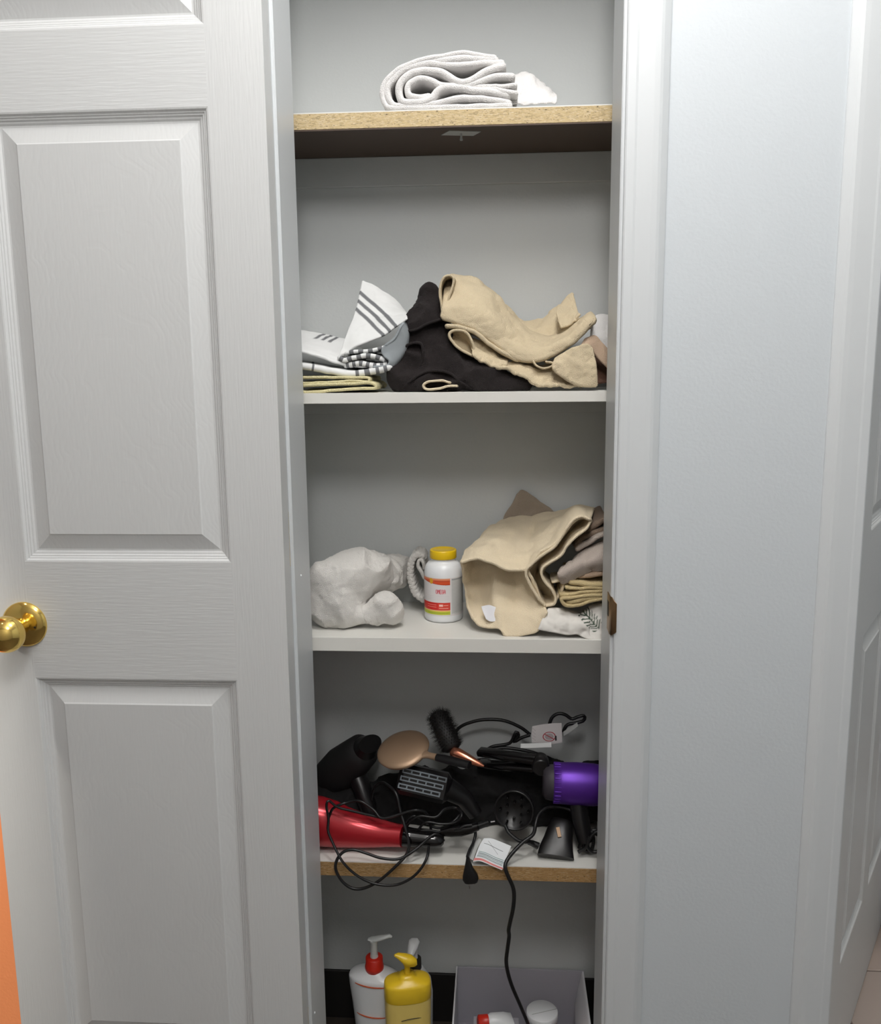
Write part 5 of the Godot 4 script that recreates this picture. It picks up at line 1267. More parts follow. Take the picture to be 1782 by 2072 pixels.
	for i in 9:
		for k in 8:
			var an := TAU * k / 8.0 + i
			var base := rx * (Vector3(cos(an) * 0.013 * i / 9.0, rl - 0.002, sin(an) * 0.013 * i / 9.0))
			var tip := base + rx.basis * Vector3(cos(an) * 0.4, 1.0, sin(an) * 0.4) * 0.011
			tri(st, base + Vector3(0.0007, 0, 0), base - Vector3(0.0007, 0, 0), tip, Vector3.BACK)
			tri(st, base + Vector3(0, 0, 0.0007), base - Vector3(0, 0, 0.0007), tip, Vector3.RIGHT)
	obj("tip_bristles", st, M.bristle, t).set_meta("kind", "stuff")
	st = start()
	var h1: Vector3 = [Vector3(0.0442, 0.6317, -0.165)][0]
	var h0: Vector3 = [Vector3(-0.0132, 0.6476, -0.188)][0]
	rod(st, [h0, h0.lerp(h1, 0.06), h0.lerp(h1, 0.22), h0.lerp(h1, 0.5), h0.lerp(h1, 0.85), h1], [Vector2(0.005, 0.005), Vector2(0.0092, 0.0092), Vector2(0.0105, 0.0105), Vector2(0.0085, 0.0085), Vector2(0.005, 0.005), Vector2(0.0015, 0.0015)], Vector3.UP, 28)
	obj("handle", st, M.rose_gold, t, "rose gold handle")
	# straightening iron
	var f0: Vector3 = [Vector3(0.0322, 0.6121, -0.24)][0]
	var f1: Vector3 = [Vector3(0.1333, 0.6185, -0.205)][0]
	t = thing("flat_iron", f0 + Vector3(0, -0.02, 0), "glossy black straightening iron lying across the back", "hair iron")
	for e in [0.0075, -0.0075]:
		st = start()
		rod(st, [f0 + Vector3(0, e * 1.6, 0), f0.lerp(f1, 0.03) + Vector3(0, e * 1.55, 0), f0.lerp(f1, 0.6) + Vector3(0, e * 1.2, 0), f1 + Vector3(0, e, 0)], [Vector2(0.008, 0.003), Vector2(0.0125, 0.0062), Vector2(0.0135, 0.0066), Vector2(0.0145, 0.007)], Vector3.UP, 28, 3.2)
		obj("arm", st, M.black_gloss, t)
	st = start()
	lathe(st, [Vector2(0.013, -0.016), Vector2(0.0155, -0.014), Vector2(0.0155, 0.014), Vector2(0.013, 0.016)], aim(f1 + Vector3(0.008, 0, 0), Vector3(0, 0, 1)), 28)
	obj("hinge", st, M.black_plastic, t)
	var iron := t
	# purple hair dryer
	var p0: Vector3 = [Vector3(0.1621, 0.5921, -0.19)][0]
	var p1: Vector3 = [Vector3(0.259, 0.5887, -0.19)][0]
	t = thing("purple_hair_dryer", [Vector3(0.2015, 0.5456, -0.19)][0], "metallic purple hair dryer at the right end of the shelf", "hair dryer")
	st = start()
	var ux := aim(p0, p1 - p0)
	var pl := p0.distance_to(p1)
	lathe(st, [Vector2(0.030, 0.0), Vector2(0.0325, 0.002), Vector2(0.0350, 0.016), Vector2(0.0362, 0.04), Vector2(0.0355, 0.07), Vector2(0.032, pl)], ux, 48)
	obj("barrel", st, M.purple_metal, t)
	for k in 28:
		st = start()
		var an := TAU * k / 28.0
		var rad := Vector3(cos(an), 0, sin(an))
		box(st, ux * (rad * 0.0337 + Vector3(0, 0.007, 0)), Vector3(0.0022, 0.011, 0.0016), 0.0004, ux.basis * Basis(Vector3.UP, -an))
		obj("grip_rib", st, M.purple_metal, t)
	st = start()
	lathe(st, [Vector2(0.017, -0.017), Vector2(0.022, -0.017), Vector2(0.0285, -0.012), Vector2(0.0305, -0.002), Vector2(0.0305, 0.001)], ux, 40)
	obj("front_ring", st, M.grey_rubber, t)
	st = start()
	rod(st, [Vector3(0.206, 0.5596, -0.185), Vector3(0.2089, 0.5372, -0.175), Vector3(0.2134, 0.515, -0.165), Vector3(0.2166, 0.4995, -0.16)], [Vector2(0.016, 0.02), Vector2(0.015, 0.018), Vector2(0.014, 0.0165), Vector2(0.012, 0.014)], Vector3.BACK, 28)
	obj("handle", st, M.black_plastic, t)
	var purple := t
	# black round diffuser facing the front
	var dc: Vector3 = [Vector3(0.0954, 0.5518, -0.165)][0]
	t = thing("diffuser", dc + Vector3(0, -0.034, 0), "black round diffuser cup standing before the purple dryer", "diffuser")
	st = start()
	var dx := aim(dc, Vector3(-0.15, 0.2, 1.0))
	lathe(st, [Vector2(0.02, -0.05), Vector2(0.026, -0.045), Vector2(0.033, -0.012), Vector2(0.0345, 0.0), Vector2(0.0335, 0.002), Vector2(0.031, 0.001), Vector2(0.029, -0.006), Vector2(0.0003, -0.008)], dx, 48)
	obj("cup", st, M.black_plastic, t)
	for k in 12:
		st = start()
		var an := TAU * k / 12.0
		lathe(st, [Vector2(0.0024, -0.008), Vector2(0.0022, 0.0), Vector2(0.0012, 0.0022)], dx * Transform3D(Basis(), Vector3(cos(an) * (0.014 if k % 2 else 0.024), 0, sin(an) * (0.014 if k % 2 else 0.024))), 10)
		obj("finger", st, M.black_gloss, t)
	# wedge-shaped trimmer lying at the front right
	t = thing("hair_trimmer", [Vector3(0.1655, 0.4758, -0.1537)][0], "black wedge-shaped hair trimmer with a gold badge at the front right edge", "trimmer")
	st = start()
	rod(st, [Vector3(0.1794, 0.5132, -0.19), Vector3(0.1752, 0.5067, -0.178), Vector3(0.1709, 0.4983, -0.163), Vector3(0.1666, 0.4903, -0.148), Vector3(0.1653, 0.4833, -0.138)], [Vector2(0.021, 0.021), Vector2(0.0225, 0.0215), Vector2(0.025, 0.018), Vector2(0.029, 0.0125), Vector2(0.031, 0.008)], Vector3(0.1, 1, 0), 36, 2.8)
	obj("shell", st, M.black_plastic, t)
	st = start()
	box(st, [Vector3(0.171, 0.5196, -0.155)][0], Vector3(0.0065, 0.0165, 0.001), 0.0004, Basis(Vector3.BACK, 0.22) * Basis(Vector3.RIGHT, -0.6))
	obj("gold_badge", st, M.gold_satin, t, "small gold badge")
	st = start()
	rod(st, [Vector3(0.1192, 0.5026, -0.15), Vector3(0.126, 0.5009, -0.15), Vector3(0.1362, 0.4957, -0.15)], [Vector2(0.0042, 0.0042), Vector2(0.005, 0.005), Vector2(0.0062, 0.0062)], Vector3.UP, 16)
	obj("strain_relief", st, M.black_rubber, t)
	# cords: a bundle in the right corner, loops over the front edge, a tangle, an arch at the back and a long fall
	cord(t, "black cord bundled in the front right corner of the shelf", [[Vector3(0.2066, 0.4881, -0.16), Vector3(0.213, 0.5105, -0.16), Vector3(0.223, 0.52, -0.16), Vector3(0.23, 0.5091, -0.16), Vector3(0.2287, 0.4887, -0.16), Vector3(0.2203, 0.4829, -0.16), Vector3(0.2133, 0.492, -0.16), Vector3(0.2164, 0.5106, -0.16), Vector3(0.2264, 0.5182, -0.16), Vector3(0.2384, 0.513, -0.16)], [Vector3(0.204, 0.4865, -0.15), Vector3(0.2157, 0.4942, -0.15), Vector3(0.2238, 0.5128, -0.15), Vector3(0.2337, 0.5241, -0.15), Vector3(0.2422, 0.5206, -0.15), Vector3(0.2427, 0.4949, -0.15), Vector3(0.2293, 0.4872, -0.15), Vector3(0.219, 0.498, -0.15), Vector3(0.2221, 0.5164, -0.15)], [Vector3(0.2087, 0.4926, -0.165), Vector3(0.2203, 0.5115, -0.165), Vector3(0.2337, 0.5193, -0.165), Vector3(0.2474, 0.5122, -0.165)], [Vector3(0.08, 0.5301, -0.155), Vector3(0.0868, 0.5195, -0.148), Vector3(0.1037, 0.509, -0.142), Vector3(0.1207, 0.5052, -0.145), Vector3(0.131, 0.4985, -0.148)]], 0.0032)
	cord(red, "thick black cord looping over the shelf edge below the red dryer", [[Vector3(-0.0247, 0.5022, -0.149), Vector3(-0.0359, 0.5189, -0.14), Vector3(-0.0476, 0.5159, -0.135), Vector3(-0.0625, 0.5049, -0.128), Vector3(-0.0771, 0.4963, -0.12), Vector3(-0.0986, 0.4874, -0.113), Vector3(-0.127, 0.4899, -0.11), Vector3(-0.1522, 0.4979, -0.11), Vector3(-0.1724, 0.5036, -0.11), Vector3(-0.1895, 0.5005, -0.11), Vector3(-0.2007, 0.4898, -0.106), Vector3(-0.2046, 0.473, -0.104), Vector3(-0.1966, 0.453, -0.104), Vector3(-0.1817, 0.4387, -0.104), Vector3(-0.1647, 0.4359, -0.104), Vector3(-0.1441, 0.4435, -0.104), Vector3(-0.1237, 0.4576, -0.106), Vector3(-0.1001, 0.4793, -0.11), Vector3(-0.0855, 0.4936, -0.118), Vector3(-0.0822, 0.5097, -0.125), Vector3(-0.0899, 0.5359, -0.135), Vector3(-0.0975, 0.555, -0.145), Vector3(-0.105, 0.5808, -0.155), Vector3(-0.1171, 0.5867, -0.17), Vector3(-0.1368, 0.5805, -0.2), Vector3(-0.1537, 0.5585, -0.222), Vector3(-0.1611, 0.5272, -0.23), Vector3(-0.1626, 0.4998, -0.23)]])
	cord(black, "thinner black cord hanging in a wide bow below the shelf edge", [[Vector3(-0.1311, 0.5408, -0.15), Vector3(-0.1758, 0.5567, -0.14), Vector3(-0.2039, 0.5669, -0.135), Vector3(-0.2184, 0.58, -0.132), Vector3(-0.2218, 0.5692, -0.13), Vector3(-0.2186, 0.5502, -0.128), Vector3(-0.2189, 0.5316, -0.122), Vector3(-0.2122, 0.5169, -0.116), Vector3(-0.1935, 0.4891, -0.102), Vector3(-0.1735, 0.4676, -0.1), Vector3(-0.1501, 0.4532, -0.1), Vector3(-0.1266, 0.447, -0.1), Vector3(-0.1012, 0.4483, -0.1), Vector3(-0.0791, 0.4591, -0.1), Vector3(-0.0623, 0.4747, -0.102), Vector3(-0.0508, 0.4933, -0.108), Vector3(-0.0487, 0.5022, -0.13)]], 0.0023)
	cord(styler, "tangle of black cord lying over the red dryer and styler", [[Vector3(-0.222, 0.5417, -0.14), Vector3(-0.2128, 0.5613, -0.14), Vector3(-0.1926, 0.5715, -0.14), Vector3(-0.1701, 0.5656, -0.16), Vector3(-0.1446, 0.5549, -0.15), Vector3(-0.1297, 0.5455, -0.14), Vector3(-0.1039, 0.5517, -0.14), Vector3(-0.0815, 0.5596, -0.14), Vector3(-0.0678, 0.5617, -0.14), Vector3(-0.0551, 0.5525, -0.15), Vector3(-0.0495, 0.5358, -0.152), Vector3(-0.0471, 0.5192, -0.152), Vector3(-0.0542, 0.5079, -0.152)], [Vector3(-0.0868, 0.51, -0.15), Vector3(-0.0882, 0.5248, -0.15), Vector3(-0.0789, 0.5399, -0.145), Vector3(-0.065, 0.5485, -0.145), Vector3(-0.0377, 0.5473, -0.145), Vector3(-0.0232, 0.5543, -0.16), Vector3(-0.003, 0.5513, -0.17), Vector3(0.0067, 0.5521, -0.145), Vector3(-0.0036, 0.539, -0.145), Vector3(-0.0276, 0.5347, -0.145), Vector3(-0.0532, 0.5378, -0.145), Vector3(-0.0658, 0.5236, -0.15), Vector3(-0.0697, 0.5075, -0.152)], [Vector3(-0.0798, 0.5121, -0.15), Vector3(-0.0573, 0.5201, -0.15), Vector3(-0.0281, 0.5171, -0.15), Vector3(-0.0018, 0.5272, -0.14), Vector3(0.0102, 0.5348, -0.14), Vector3(0.0238, 0.537, -0.14)], [Vector3(-0.0873, 0.5053, -0.155), Vector3(-0.0905, 0.5257, -0.155), Vector3(-0.0764, 0.5428, -0.155), Vector3(-0.0541, 0.5285, -0.155), Vector3(-0.0318, 0.5217, -0.155), Vector3(-0.0076, 0.5352, -0.155), Vector3(0.0056, 0.5441, -0.17)]], 0.0023)
	cord(iron, "black cord arching in front of the back wall", [[Vector3(-0.0194, 0.6197, -0.3), Vector3(-0.0025, 0.6432, -0.3), Vector3(0.0254, 0.6554, -0.3), Vector3(0.0531, 0.6592, -0.3), Vector3(0.0808, 0.6568, -0.3), Vector3(0.1084, 0.6451, -0.3), Vector3(0.1269, 0.6312, -0.3)], [Vector3(0.0441, 0.606, -0.28), Vector3(0.0587, 0.6154, -0.28), Vector3(0.088, 0.6218, -0.28), Vector3(0.0971, 0.6365, -0.28), Vector3(0.1007, 0.6443, -0.28), Vector3(0.1052, 0.6386, -0.28), Vector3(0.0971, 0.6249, -0.28), Vector3(0.1098, 0.6329, -0.28), Vector3(0.1262, 0.639, -0.28)], [Vector3(0.1598, 0.6631, -0.27), Vector3(0.1651, 0.6775, -0.27), Vector3(0.1757, 0.6848, -0.27), Vector3(0.1883, 0.6831, -0.27), Vector3(0.2, 0.6753, -0.27), Vector3(0.2115, 0.6796, -0.27), Vector3(0.2222, 0.6817, -0.27), Vector3(0.2215, 0.6728, -0.27), Vector3(0.2082, 0.6678, -0.27), Vector3(0.1921, 0.6637, -0.27), Vector3(0.1851, 0.6502, -0.27)], [Vector3(0.048, 0.6156, -0.26), Vector3(0.0733, 0.6219, -0.26), Vector3(0.0986, 0.6205, -0.26), Vector3(0.1274, 0.6153, -0.26), Vector3(0.149, 0.608, -0.26)]], 0.0032)
	cord(purple, "long black cord hanging from the lowest shelf down to the open box", [[Vector3(0.2082, 0.5392, -0.178), Vector3(0.1838, 0.5479, -0.185), Vector3(0.156, 0.5517, -0.18), Vector3(0.1381, 0.5464, -0.165), Vector3(0.1316, 0.536, -0.15), Vector3(0.1273, 0.5215, -0.143), Vector3(0.1102, 0.511, -0.135), Vector3(0.0949, 0.5, -0.125), Vector3(0.0831, 0.4905, -0.113), Vector3(0.0798, 0.4819, -0.106), Vector3(0.0848, 0.467, -0.104), Vector3(0.0923, 0.4491, -0.104), Vector3(0.0948, 0.4327, -0.104), Vector3(0.0933, 0.4075, -0.106), Vector3(0.0884, 0.3787, -0.11), Vector3(0.086, 0.3603, -0.115), Vector3(0.0869, 0.3456, -0.12), Vector3(0.0844, 0.3192, -0.125), Vector3(0.0823, 0.2926, -0.13), Vector3(0.0847, 0.2678, -0.135), Vector3(0.0926, 0.2352, -0.14), Vector3(0.1089, 0.1827, -0.155), Vector3(0.1222, 0.1328, -0.175), Vector3(0.1306, 0.0856, -0.2)]], 0.0033)
	# plug hanging at the edge
	t = thing("power_plug", [Vector3(0.019, 0.443, -0.108)][0], "black two-pin plug dangling over the front edge of the lowest shelf", "plug")
	st = start()
	rod(st, [Vector3(0.0179, 0.4957, -0.108), Vector3(0.0185, 0.4884, -0.108), Vector3(0.0191, 0.4768, -0.108), Vector3(0.0215, 0.4651, -0.108), Vector3(0.0224, 0.4578, -0.108), Vector3(0.023, 0.452, -0.108)], [Vector2(0.0028, 0.0032), Vector2(0.0045, 0.005), Vector2(0.0075, 0.0065), Vector2(0.0125, 0.0075), Vector2(0.0135, 0.0078), Vector2(0.011, 0.0065)], Vector3.BACK, 20, 2.6)
	obj("plug_body", st, M.black_rubber, t)
	for p in [[Vector3(0.0183, 0.4511, -0.108), Vector3(0.0206, 0.4401, -0.108)], [Vector3(0.0264, 0.455, -0.108), Vector3(0.0295, 0.4489, -0.108)]]:
		st = start()
		tube(st, p, 0.0011, 6)
		obj("pin", st, M.steel, t)
	st = start()
	tube(st, [Vector3(0.0179, 0.4949, -0.108), Vector3(0.0171, 0.4962, -0.112), Vector3(0.0214, 0.5018, -0.125), Vector3(0.0264, 0.5049, -0.14), Vector3(0.0295, 0.513, -0.152), Vector3(0.0288, 0.5203, -0.156)], 0.0026)
	obj("lead", st, M.black_rubber, t)
	# appliance plug on the shelf left of the tag
	t = thing("adapter_plug", [Vector3(0.027, 0.4758, -0.2121)][0], "black moulded plug lying on the shelf behind the paper tag", "plug")
	st = start()
	rod(st, [Vector3(-0.0295, 0.5171, -0.15), Vector3(-0.0123, 0.5203, -0.15), Vector3(0.0049, 0.5226, -0.15), Vector3(0.022, 0.5259, -0.15), Vector3(0.034, 0.5299, -0.15)], [Vector2(0.006, 0.006), Vector2(0.0105, 0.0095), Vector2(0.0115, 0.01), Vector2(0.009, 0.008), Vector2(0.0075, 0.0065)], Vector3.UP, 20, 3.0)
	obj("plug_body", st, M.black_gloss, t)
	st = start()
	rod(st, [Vector3(0.032, 0.5239, -0.16), Vector3(0.0526, 0.5318, -0.16)], [Vector2(0.0062, 0.0056), Vector2(0.0055, 0.005)], Vector3.UP, 16, 3.0)
	obj("sleeve", st, M.black_rubber, t)
	st = start()
	box(st, [Vector3(0.0591, 0.5307, -0.165)][0], Vector3(0.0085, 0.0024, 0.004), 0.0005, Basis(Vector3.BACK, 0.2))
	obj("blade", st, M.steel, t)
	# soft black bag slumped along the back
	st = start()
	lump(st, [[[Vector3(-0.3042, 0.5076, -0.28)][0], [Vector3(-0.1859, 0.5069, -0.275)][0], 0.034, 0.036], [[Vector3(-0.1859, 0.5069, -0.275)][0], [Vector3(-0.0634, 0.5323, -0.27)][0], 0.036, 0.036], [[Vector3(-0.0634, 0.5323, -0.27)][0], [Vector3(0.0348, 0.5477, -0.275)][0], 0.036, 0.034], [[Vector3(0.0348, 0.5477, -0.275)][0], [Vector3(0.1267, 0.5532, -0.28)][0], 0.034, 0.038], [[Vector3(0.1267, 0.5532, -0.28)][0], [Vector3(0.2568, 0.5477, -0.285)][0], 0.038, 0.034], [[Vector3(-0.2806, 0.471, -0.27)][0], [Vector3(0.2559, 0.5102, -0.27)][0], 0.03, 0.03]], 0.02, 0.0034, 0.4759, {"amp": 0.007, "freq": 14.0, "seed": 121, "soft": 0.002})
	tag(obj("black_bag", st, M.black_fabric), "soft black fabric bag slumped along the back of the lowest shelf", "bag")
	# paper warning tags
	var img := Image.create(256, 256, false, Image.FORMAT_RGB8)
	img.fill(rgb(226, 230, 232))
	for k in 60:
		img.fill_rect(Rect2i(30 + k * 3, 50 + int(k * 0.25), 4, 3), rgb(40, 42, 46))
		img.fill_rect(Rect2i(60 + k * 2, 24 + int(k * 1.3), 3, 3), rgb(150, 154, 158))
	for k in 5:
		img.fill_rect(Rect2i(14, 128 + k * 13, 226, 5), [rgb(120, 150, 146), rgb(150, 160, 162), rgb(70, 100, 96), rgb(110, 130, 128), rgb(60, 84, 84)][k])
	for k in 28:
		img.fill_rect(Rect2i(20 + k * 8, 140, 5, 9), rgb(96, 120, 118))
		img.fill_rect(Rect2i(16 + k * 8, 168, 5, 7), rgb(86, 110, 108))
	img.fill_rect(Rect2i(0, 204, 256, 40), rgb(226, 150, 146))
	for k in 30:
		img.fill_rect(Rect2i(10 + k * 8, 212, 5, 8), rgb(196, 90, 90))
		img.fill_rect(Rect2i(14 + k * 8, 228, 5, 8), rgb(196, 90, 90))
	var pm := mat("tag_print", Color.WHITE, 0.7)
	pm.albedo_texture = ImageTexture.create_from_image(img)
	st = start()
	cloth(st, [[Vector3(0.0439, 0.5066, -0.152), Vector3(0.0577, 0.5068, -0.151), Vector3(0.0741, 0.5035, -0.146), Vector3(0.0904, 0.5, -0.14)], [Vector3(0.0366, 0.4993, -0.14), Vector3(0.051, 0.4964, -0.138), Vector3(0.0673, 0.493, -0.132), Vector3(0.0835, 0.49, -0.128)], [Vector3(0.0308, 0.4904, -0.126), Vector3(0.0444, 0.4902, -0.122), Vector3(0.0606, 0.4852, -0.1165), Vector3(0.0787, 0.4795, -0.1135)], [Vector3(0.0263, 0.4839, -0.117), Vector3(0.0392, 0.4869, -0.1135), Vector3(0.058, 0.4798, -0.112), Vector3(0.0747, 0.474, -0.11)]], 0.0004, {"nu": 24, "nv": 20, "amp": 0.0})
	tag(obj("warning_tag", st, pm), "white paper warning tag with red lines bent over the lowest shelf edge", "tag")
	st = start()
	cloth(st, [[Vector3(0.035, 0.5064, -0.152), Vector3(0.0371, 0.5066, -0.15), Vector3(0.0396, 0.5048, -0.148)], [Vector3(0.0257, 0.4968, -0.14), Vector3(0.0291, 0.497, -0.138), Vector3(0.0326, 0.4971, -0.136)], [Vector3(0.0173, 0.4861, -0.124), Vector3(0.0214, 0.4859, -0.122), Vector3(0.0262, 0.4843, -0.12)]], 0.0004, {"nu": 8, "nv": 12, "amp": 0.0})
	tag(obj("film_tag", st, M.paper_grey), "narrow translucent tag strip beside the warning tag", "tag")
	img = Image.create(256, 160, false, Image.FORMAT_RGB8)
	img.fill(rgb(206, 202, 202))
	for y in 160:
		for x in 256:
			var d := Vector2((x - 150) / 1.35, y - 100).length()
			if absf(d - 36.0) < 3.0 or (absf((x - 150) * 0.6 - (y - 100)) < 4.0 and d < 36.0):
				img.set_pixel(x, y, rgb(160, 60, 66))
			elif d < 26.0 and (x * 7 + y * 13) % 11 < 4:
				img.set_pixel(x, y, rgb(90, 60, 66))
	img.fill_rect(Rect2i(196, 96, 14, 40), rgb(40, 36, 40))
	for k in 12:
		img.fill_rect(Rect2i(6 + (k % 3) * 10, 20 + k * 10, 8, 4), rgb(150, 140, 142))
	var cm2 := mat("caution_print", Color.WHITE, 0.7)
	cm2.albedo_texture = ImageTexture.create_from_image(img)
	st = start()
	cloth(st, [[Vector3(0.1282, 0.6747, -0.235), Vector3(0.1437, 0.6782, -0.235), Vector3(0.1612, 0.6807, -0.235), Vector3(0.1791, 0.6818, -0.235)], [Vector3(0.1272, 0.6601, -0.232), Vector3(0.1437, 0.6614, -0.232), Vector3(0.1621, 0.6626, -0.232), Vector3(0.1801, 0.6639, -0.232)], [Vector3(0.1276, 0.6464, -0.23), Vector3(0.1437, 0.6454, -0.23), Vector3(0.1631, 0.6448, -0.23), Vector3(0.1806, 0.648, -0.23)]], 0.0004, {"nu": 20, "nv": 12, "amp": 0.0})
	tag(obj("caution_tag", st, cm2), "rounded white caution tag with a red ring among the rear cords", "tag")
	st = start()
	cloth(st, [[Vector3(0.1077, 0.6464, -0.225), Vector3(0.133, 0.6476, -0.225), Vector3(0.161, 0.6496, -0.225)], [Vector3(0.1076, 0.6408, -0.22), Vector3(0.1328, 0.6417, -0.22), Vector3(0.1611, 0.6433, -0.22)]], 0.0005, {"nu": 16, "nv": 4, "amp": 0.001})
	tag(obj("strip_tag", st, M.paper), "plain white tag strip lying below the caution tag", "tag")
	st = start()
	cloth(st, [[Vector3(0.1836, 0.6589, -0.25), Vector3(0.1958, 0.6685, -0.25), Vector3(0.2077, 0.6767, -0.25)], [Vector3(0.1844, 0.6519, -0.248), Vector3(0.1976, 0.661, -0.248), Vector3(0.2097, 0.6715, -0.248)]], 0.0005, {"nu": 12, "nv": 4, "amp": 0.001})
	tag(obj("loose_tag", st, M.paper_grey), "grey tag strip wedged behind the caution tag", "tag")

# ---------------------------------------------------------------- closet bottom
func closet_bottom() -> void:
	# white lotion bottle with a red collar
	var f := Vector3(-0.1595, 0.0, -0.21)
	var yt := 0.209
	var t := thing("lotion_bottle", f, "white lotion bottle with a red collar and milky pump", "pump bottle", "pump bottles on the closet floor")
	var st := start()
	stack(st, f, [[0.0, 0.026, 0.02], [0.004, 0.029, 0.022], [0.05, 0.034, 0.024], [yt - 0.07, 0.043, 0.026], [yt - 0.032, 0.0478, 0.027], [yt - 0.0165, 0.0487, 0.0274], [yt - 0.0135, 0.048, 0.027], [yt - 0.011, 0.0455, 0.0257], [yt - 0.006, 0.034, 0.021], [yt - 0.002, 0.021, 0.0165], [yt + 0.001, 0.015, 0.014]], 2.3, -0.18)
	obj("bottle_body", st, M.white_plastic, t)
	st = start()
	lathe(st, [Vector2(0.015, yt - 0.003), Vector2(0.0172, yt - 0.002), Vector2(0.0172, yt + 0.006), Vector2(0.0158, yt + 0.008), Vector2(0.0158, yt + 0.022), Vector2(0.014, yt + 0.0235), Vector2(0.001, yt + 0.0235)], Transform3D(Basis(), f), 36)
	obj("collar", st, M.red_plastic, t, "red pump collar")
	st = start()
	lathe(st, [Vector2(0.0075, yt + 0.0235), Vector2(0.0068, yt + 0.03), Vector2(0.0066, yt + 0.052), Vector2(0.0085, yt + 0.056), Vector2(0.0085, yt + 0.06), Vector2(0.004, yt + 0.062)], Transform3D(Basis(), f), 24)
	rod(st, [f + Vector3(-0.010, yt + 0.058, 0), f + Vector3(0.004, yt + 0.0605, 0.002), f + Vector3(0.016, yt + 0.0645, 0.003), f + Vector3(0.03, yt + 0.069, 0.004), f + Vector3(0.034, yt + 0.067, 0.004)], [Vector2(0.004, 0.0022), Vector2(0.0085, 0.0044), Vector2(0.0065, 0.0042), Vector2(0.0045, 0.0032), Vector2(0.0022, 0.0018)], Vector3.UP, 20)
	obj("pump_head", st, M.milky_plastic, t, "milky pump spout")
	for k in 2:
		st = start()
		var yb: float = [0.1902, 0.1272][k]
		for i in 12:
			var u0 := lerpf(-0.9, 0.75, i / 12.0)
			var u1 := lerpf(-0.9, 0.75, (i + 1) / 12.0)
			var hw: float = [0.0478, 0.0415][k]
			var hd: float = [0.0288, 0.0272][k]
			var c0 := Vector3(sin(u0) * hw, 0, cos(u0) * hd).rotated(Vector3.UP, -0.18)
			var c1 := Vector3(sin(u1) * hw, 0, cos(u1) * hd).rotated(Vector3.UP, -0.18)
			box(st, f + Vector3(0, yb, 0) + (c0 + c1) * 0.5, Vector3(c0.distance_to(c1) + 0.0006, 0.0018, 0.0012), 0.0, Basis(Vector3.UP, atan2(-(c1.z - c0.z), c1.x - c0.x)))
		obj("label_line", st, M.orange_ink, t, "orange printed line")
	# yellow pump bottle
	f = Vector3(-0.0936, 0.0, -0.165)
	yt = 0.221
	t = thing("yellow_pump_bottle", f, "yellow pump bottle with a pale yellow body in front of the white one", "pump bottle", "pump bottles on the closet floor")
	st = start()
	var yj := 0.1912
	stack(st, f, [[0.0, 0.03, 0.018], [0.004, 0.034, 0.021], [0.05, 0.039, 0.0235], [yj - 0.01, 0.0415, 0.025], [yj + 0.004, 0.0408, 0.0246]], 2.8, 0.22)
	obj("bottle_body", st, M.pale_yellow_plastic, t)
	st = start()
	stack(st, f, [[yj, 0.0418, 0.0253], [yj + 0.001, 0.0424, 0.0257], [yj + 0.020, 0.0422, 0.0256], [yj + 0.0275, 0.0418, 0.0253], [yj + 0.0305, 0.0404, 0.0244], [yj + 0.0325, 0.0375, 0.0226], [yj + 0.0352, 0.029, 0.0185], [yj + 0.0375, 0.019, 0.015], [yj + 0.0395, 0.0145, 0.013], [yj + 0.044, 0.0125, 0.0115], [yj + 0.0445, 0.0075, 0.0075]], 2.7, 0.22)
	obj("shoulder", st, M.yellow_plastic, t, "deep yellow shoulder")
	st = start()
	var ph: Vector3 = [Vector3(-0.0918, 0.2568, -0.16)][0]
	lathe(st, [Vector2(0.0062, yj + 0.042), Vector2(0.0052, yj + 0.05), Vector2(0.0052, ph.y - 0.006), Vector2(0.0075, ph.y - 0.003), Vector2(0.0075, ph.y)], Transform3D(Basis(), f), 24)
	rod(st, [Vector3(-0.0782, 0.2555, -0.158), Vector3(-0.0816, 0.2608, -0.158), Vector3(-0.0895, 0.2649, -0.158), Vector3(-0.0993, 0.27, -0.158), Vector3(-0.1091, 0.274, -0.158), Vector3(-0.1146, 0.2766, -0.155)], [Vector2(0.002, 0.004), Vector2(0.0075, 0.0095), Vector2(0.011, 0.0105), Vector2(0.0095, 0.0075), Vector2(0.0065, 0.0045), Vector2(0.002, 0.0018)], Vector3.UP, 28)
	obj("pump_head", st, M.yellow_plastic, t)
	st = start()
	var lc: Vector3 = f + Vector3(0, 0.1593, 0)
	for i in 14:
		var u0 := lerpf(-0.35, 0.6, i / 14.0)
		var u1 := lerpf(-0.35, 0.6, (i + 1) / 14.0)
		var c0 := Vector3(sin(u0) * 0.0425, 0.004 * (1.0 - pow((u0 - 0.12) / 0.48, 2.0)), cos(u0) * 0.0262).rotated(Vector3.UP, 0.22)
		var c1 := Vector3(sin(u1) * 0.0425, 0.004 * (1.0 - pow((u1 - 0.12) / 0.48, 2.0)), cos(u1) * 0.0262).rotated(Vector3.UP, 0.22)
		tube(st, [lc + c0, lc + c1], 0.0006, 6)
	obj("label_arc", st, M.dark_green_plastic, t, "thin printed arc")
	# third pump bottle behind
	f = Vector3(-0.0894, 0.0, -0.25)
	yt = 0.183
	t = thing("dark_collar_bottle", f, "white pump bottle with a dark collar, half hidden behind the yellow one", "pump bottle", "pump bottles on the closet floor")
	st = start()
	stack(st, f, [[0.0, 0.03, 0.022], [0.004, 0.033, 0.024], [yt - 0.05, 0.034, 0.025], [yt - 0.025, 0.031, 0.0235], [yt - 0.008, 0.021, 0.018], [yt, 0.015, 0.015]], 2.3, 0.1)
	obj("bottle_body", st, M.white_plastic, t)
	st = start()
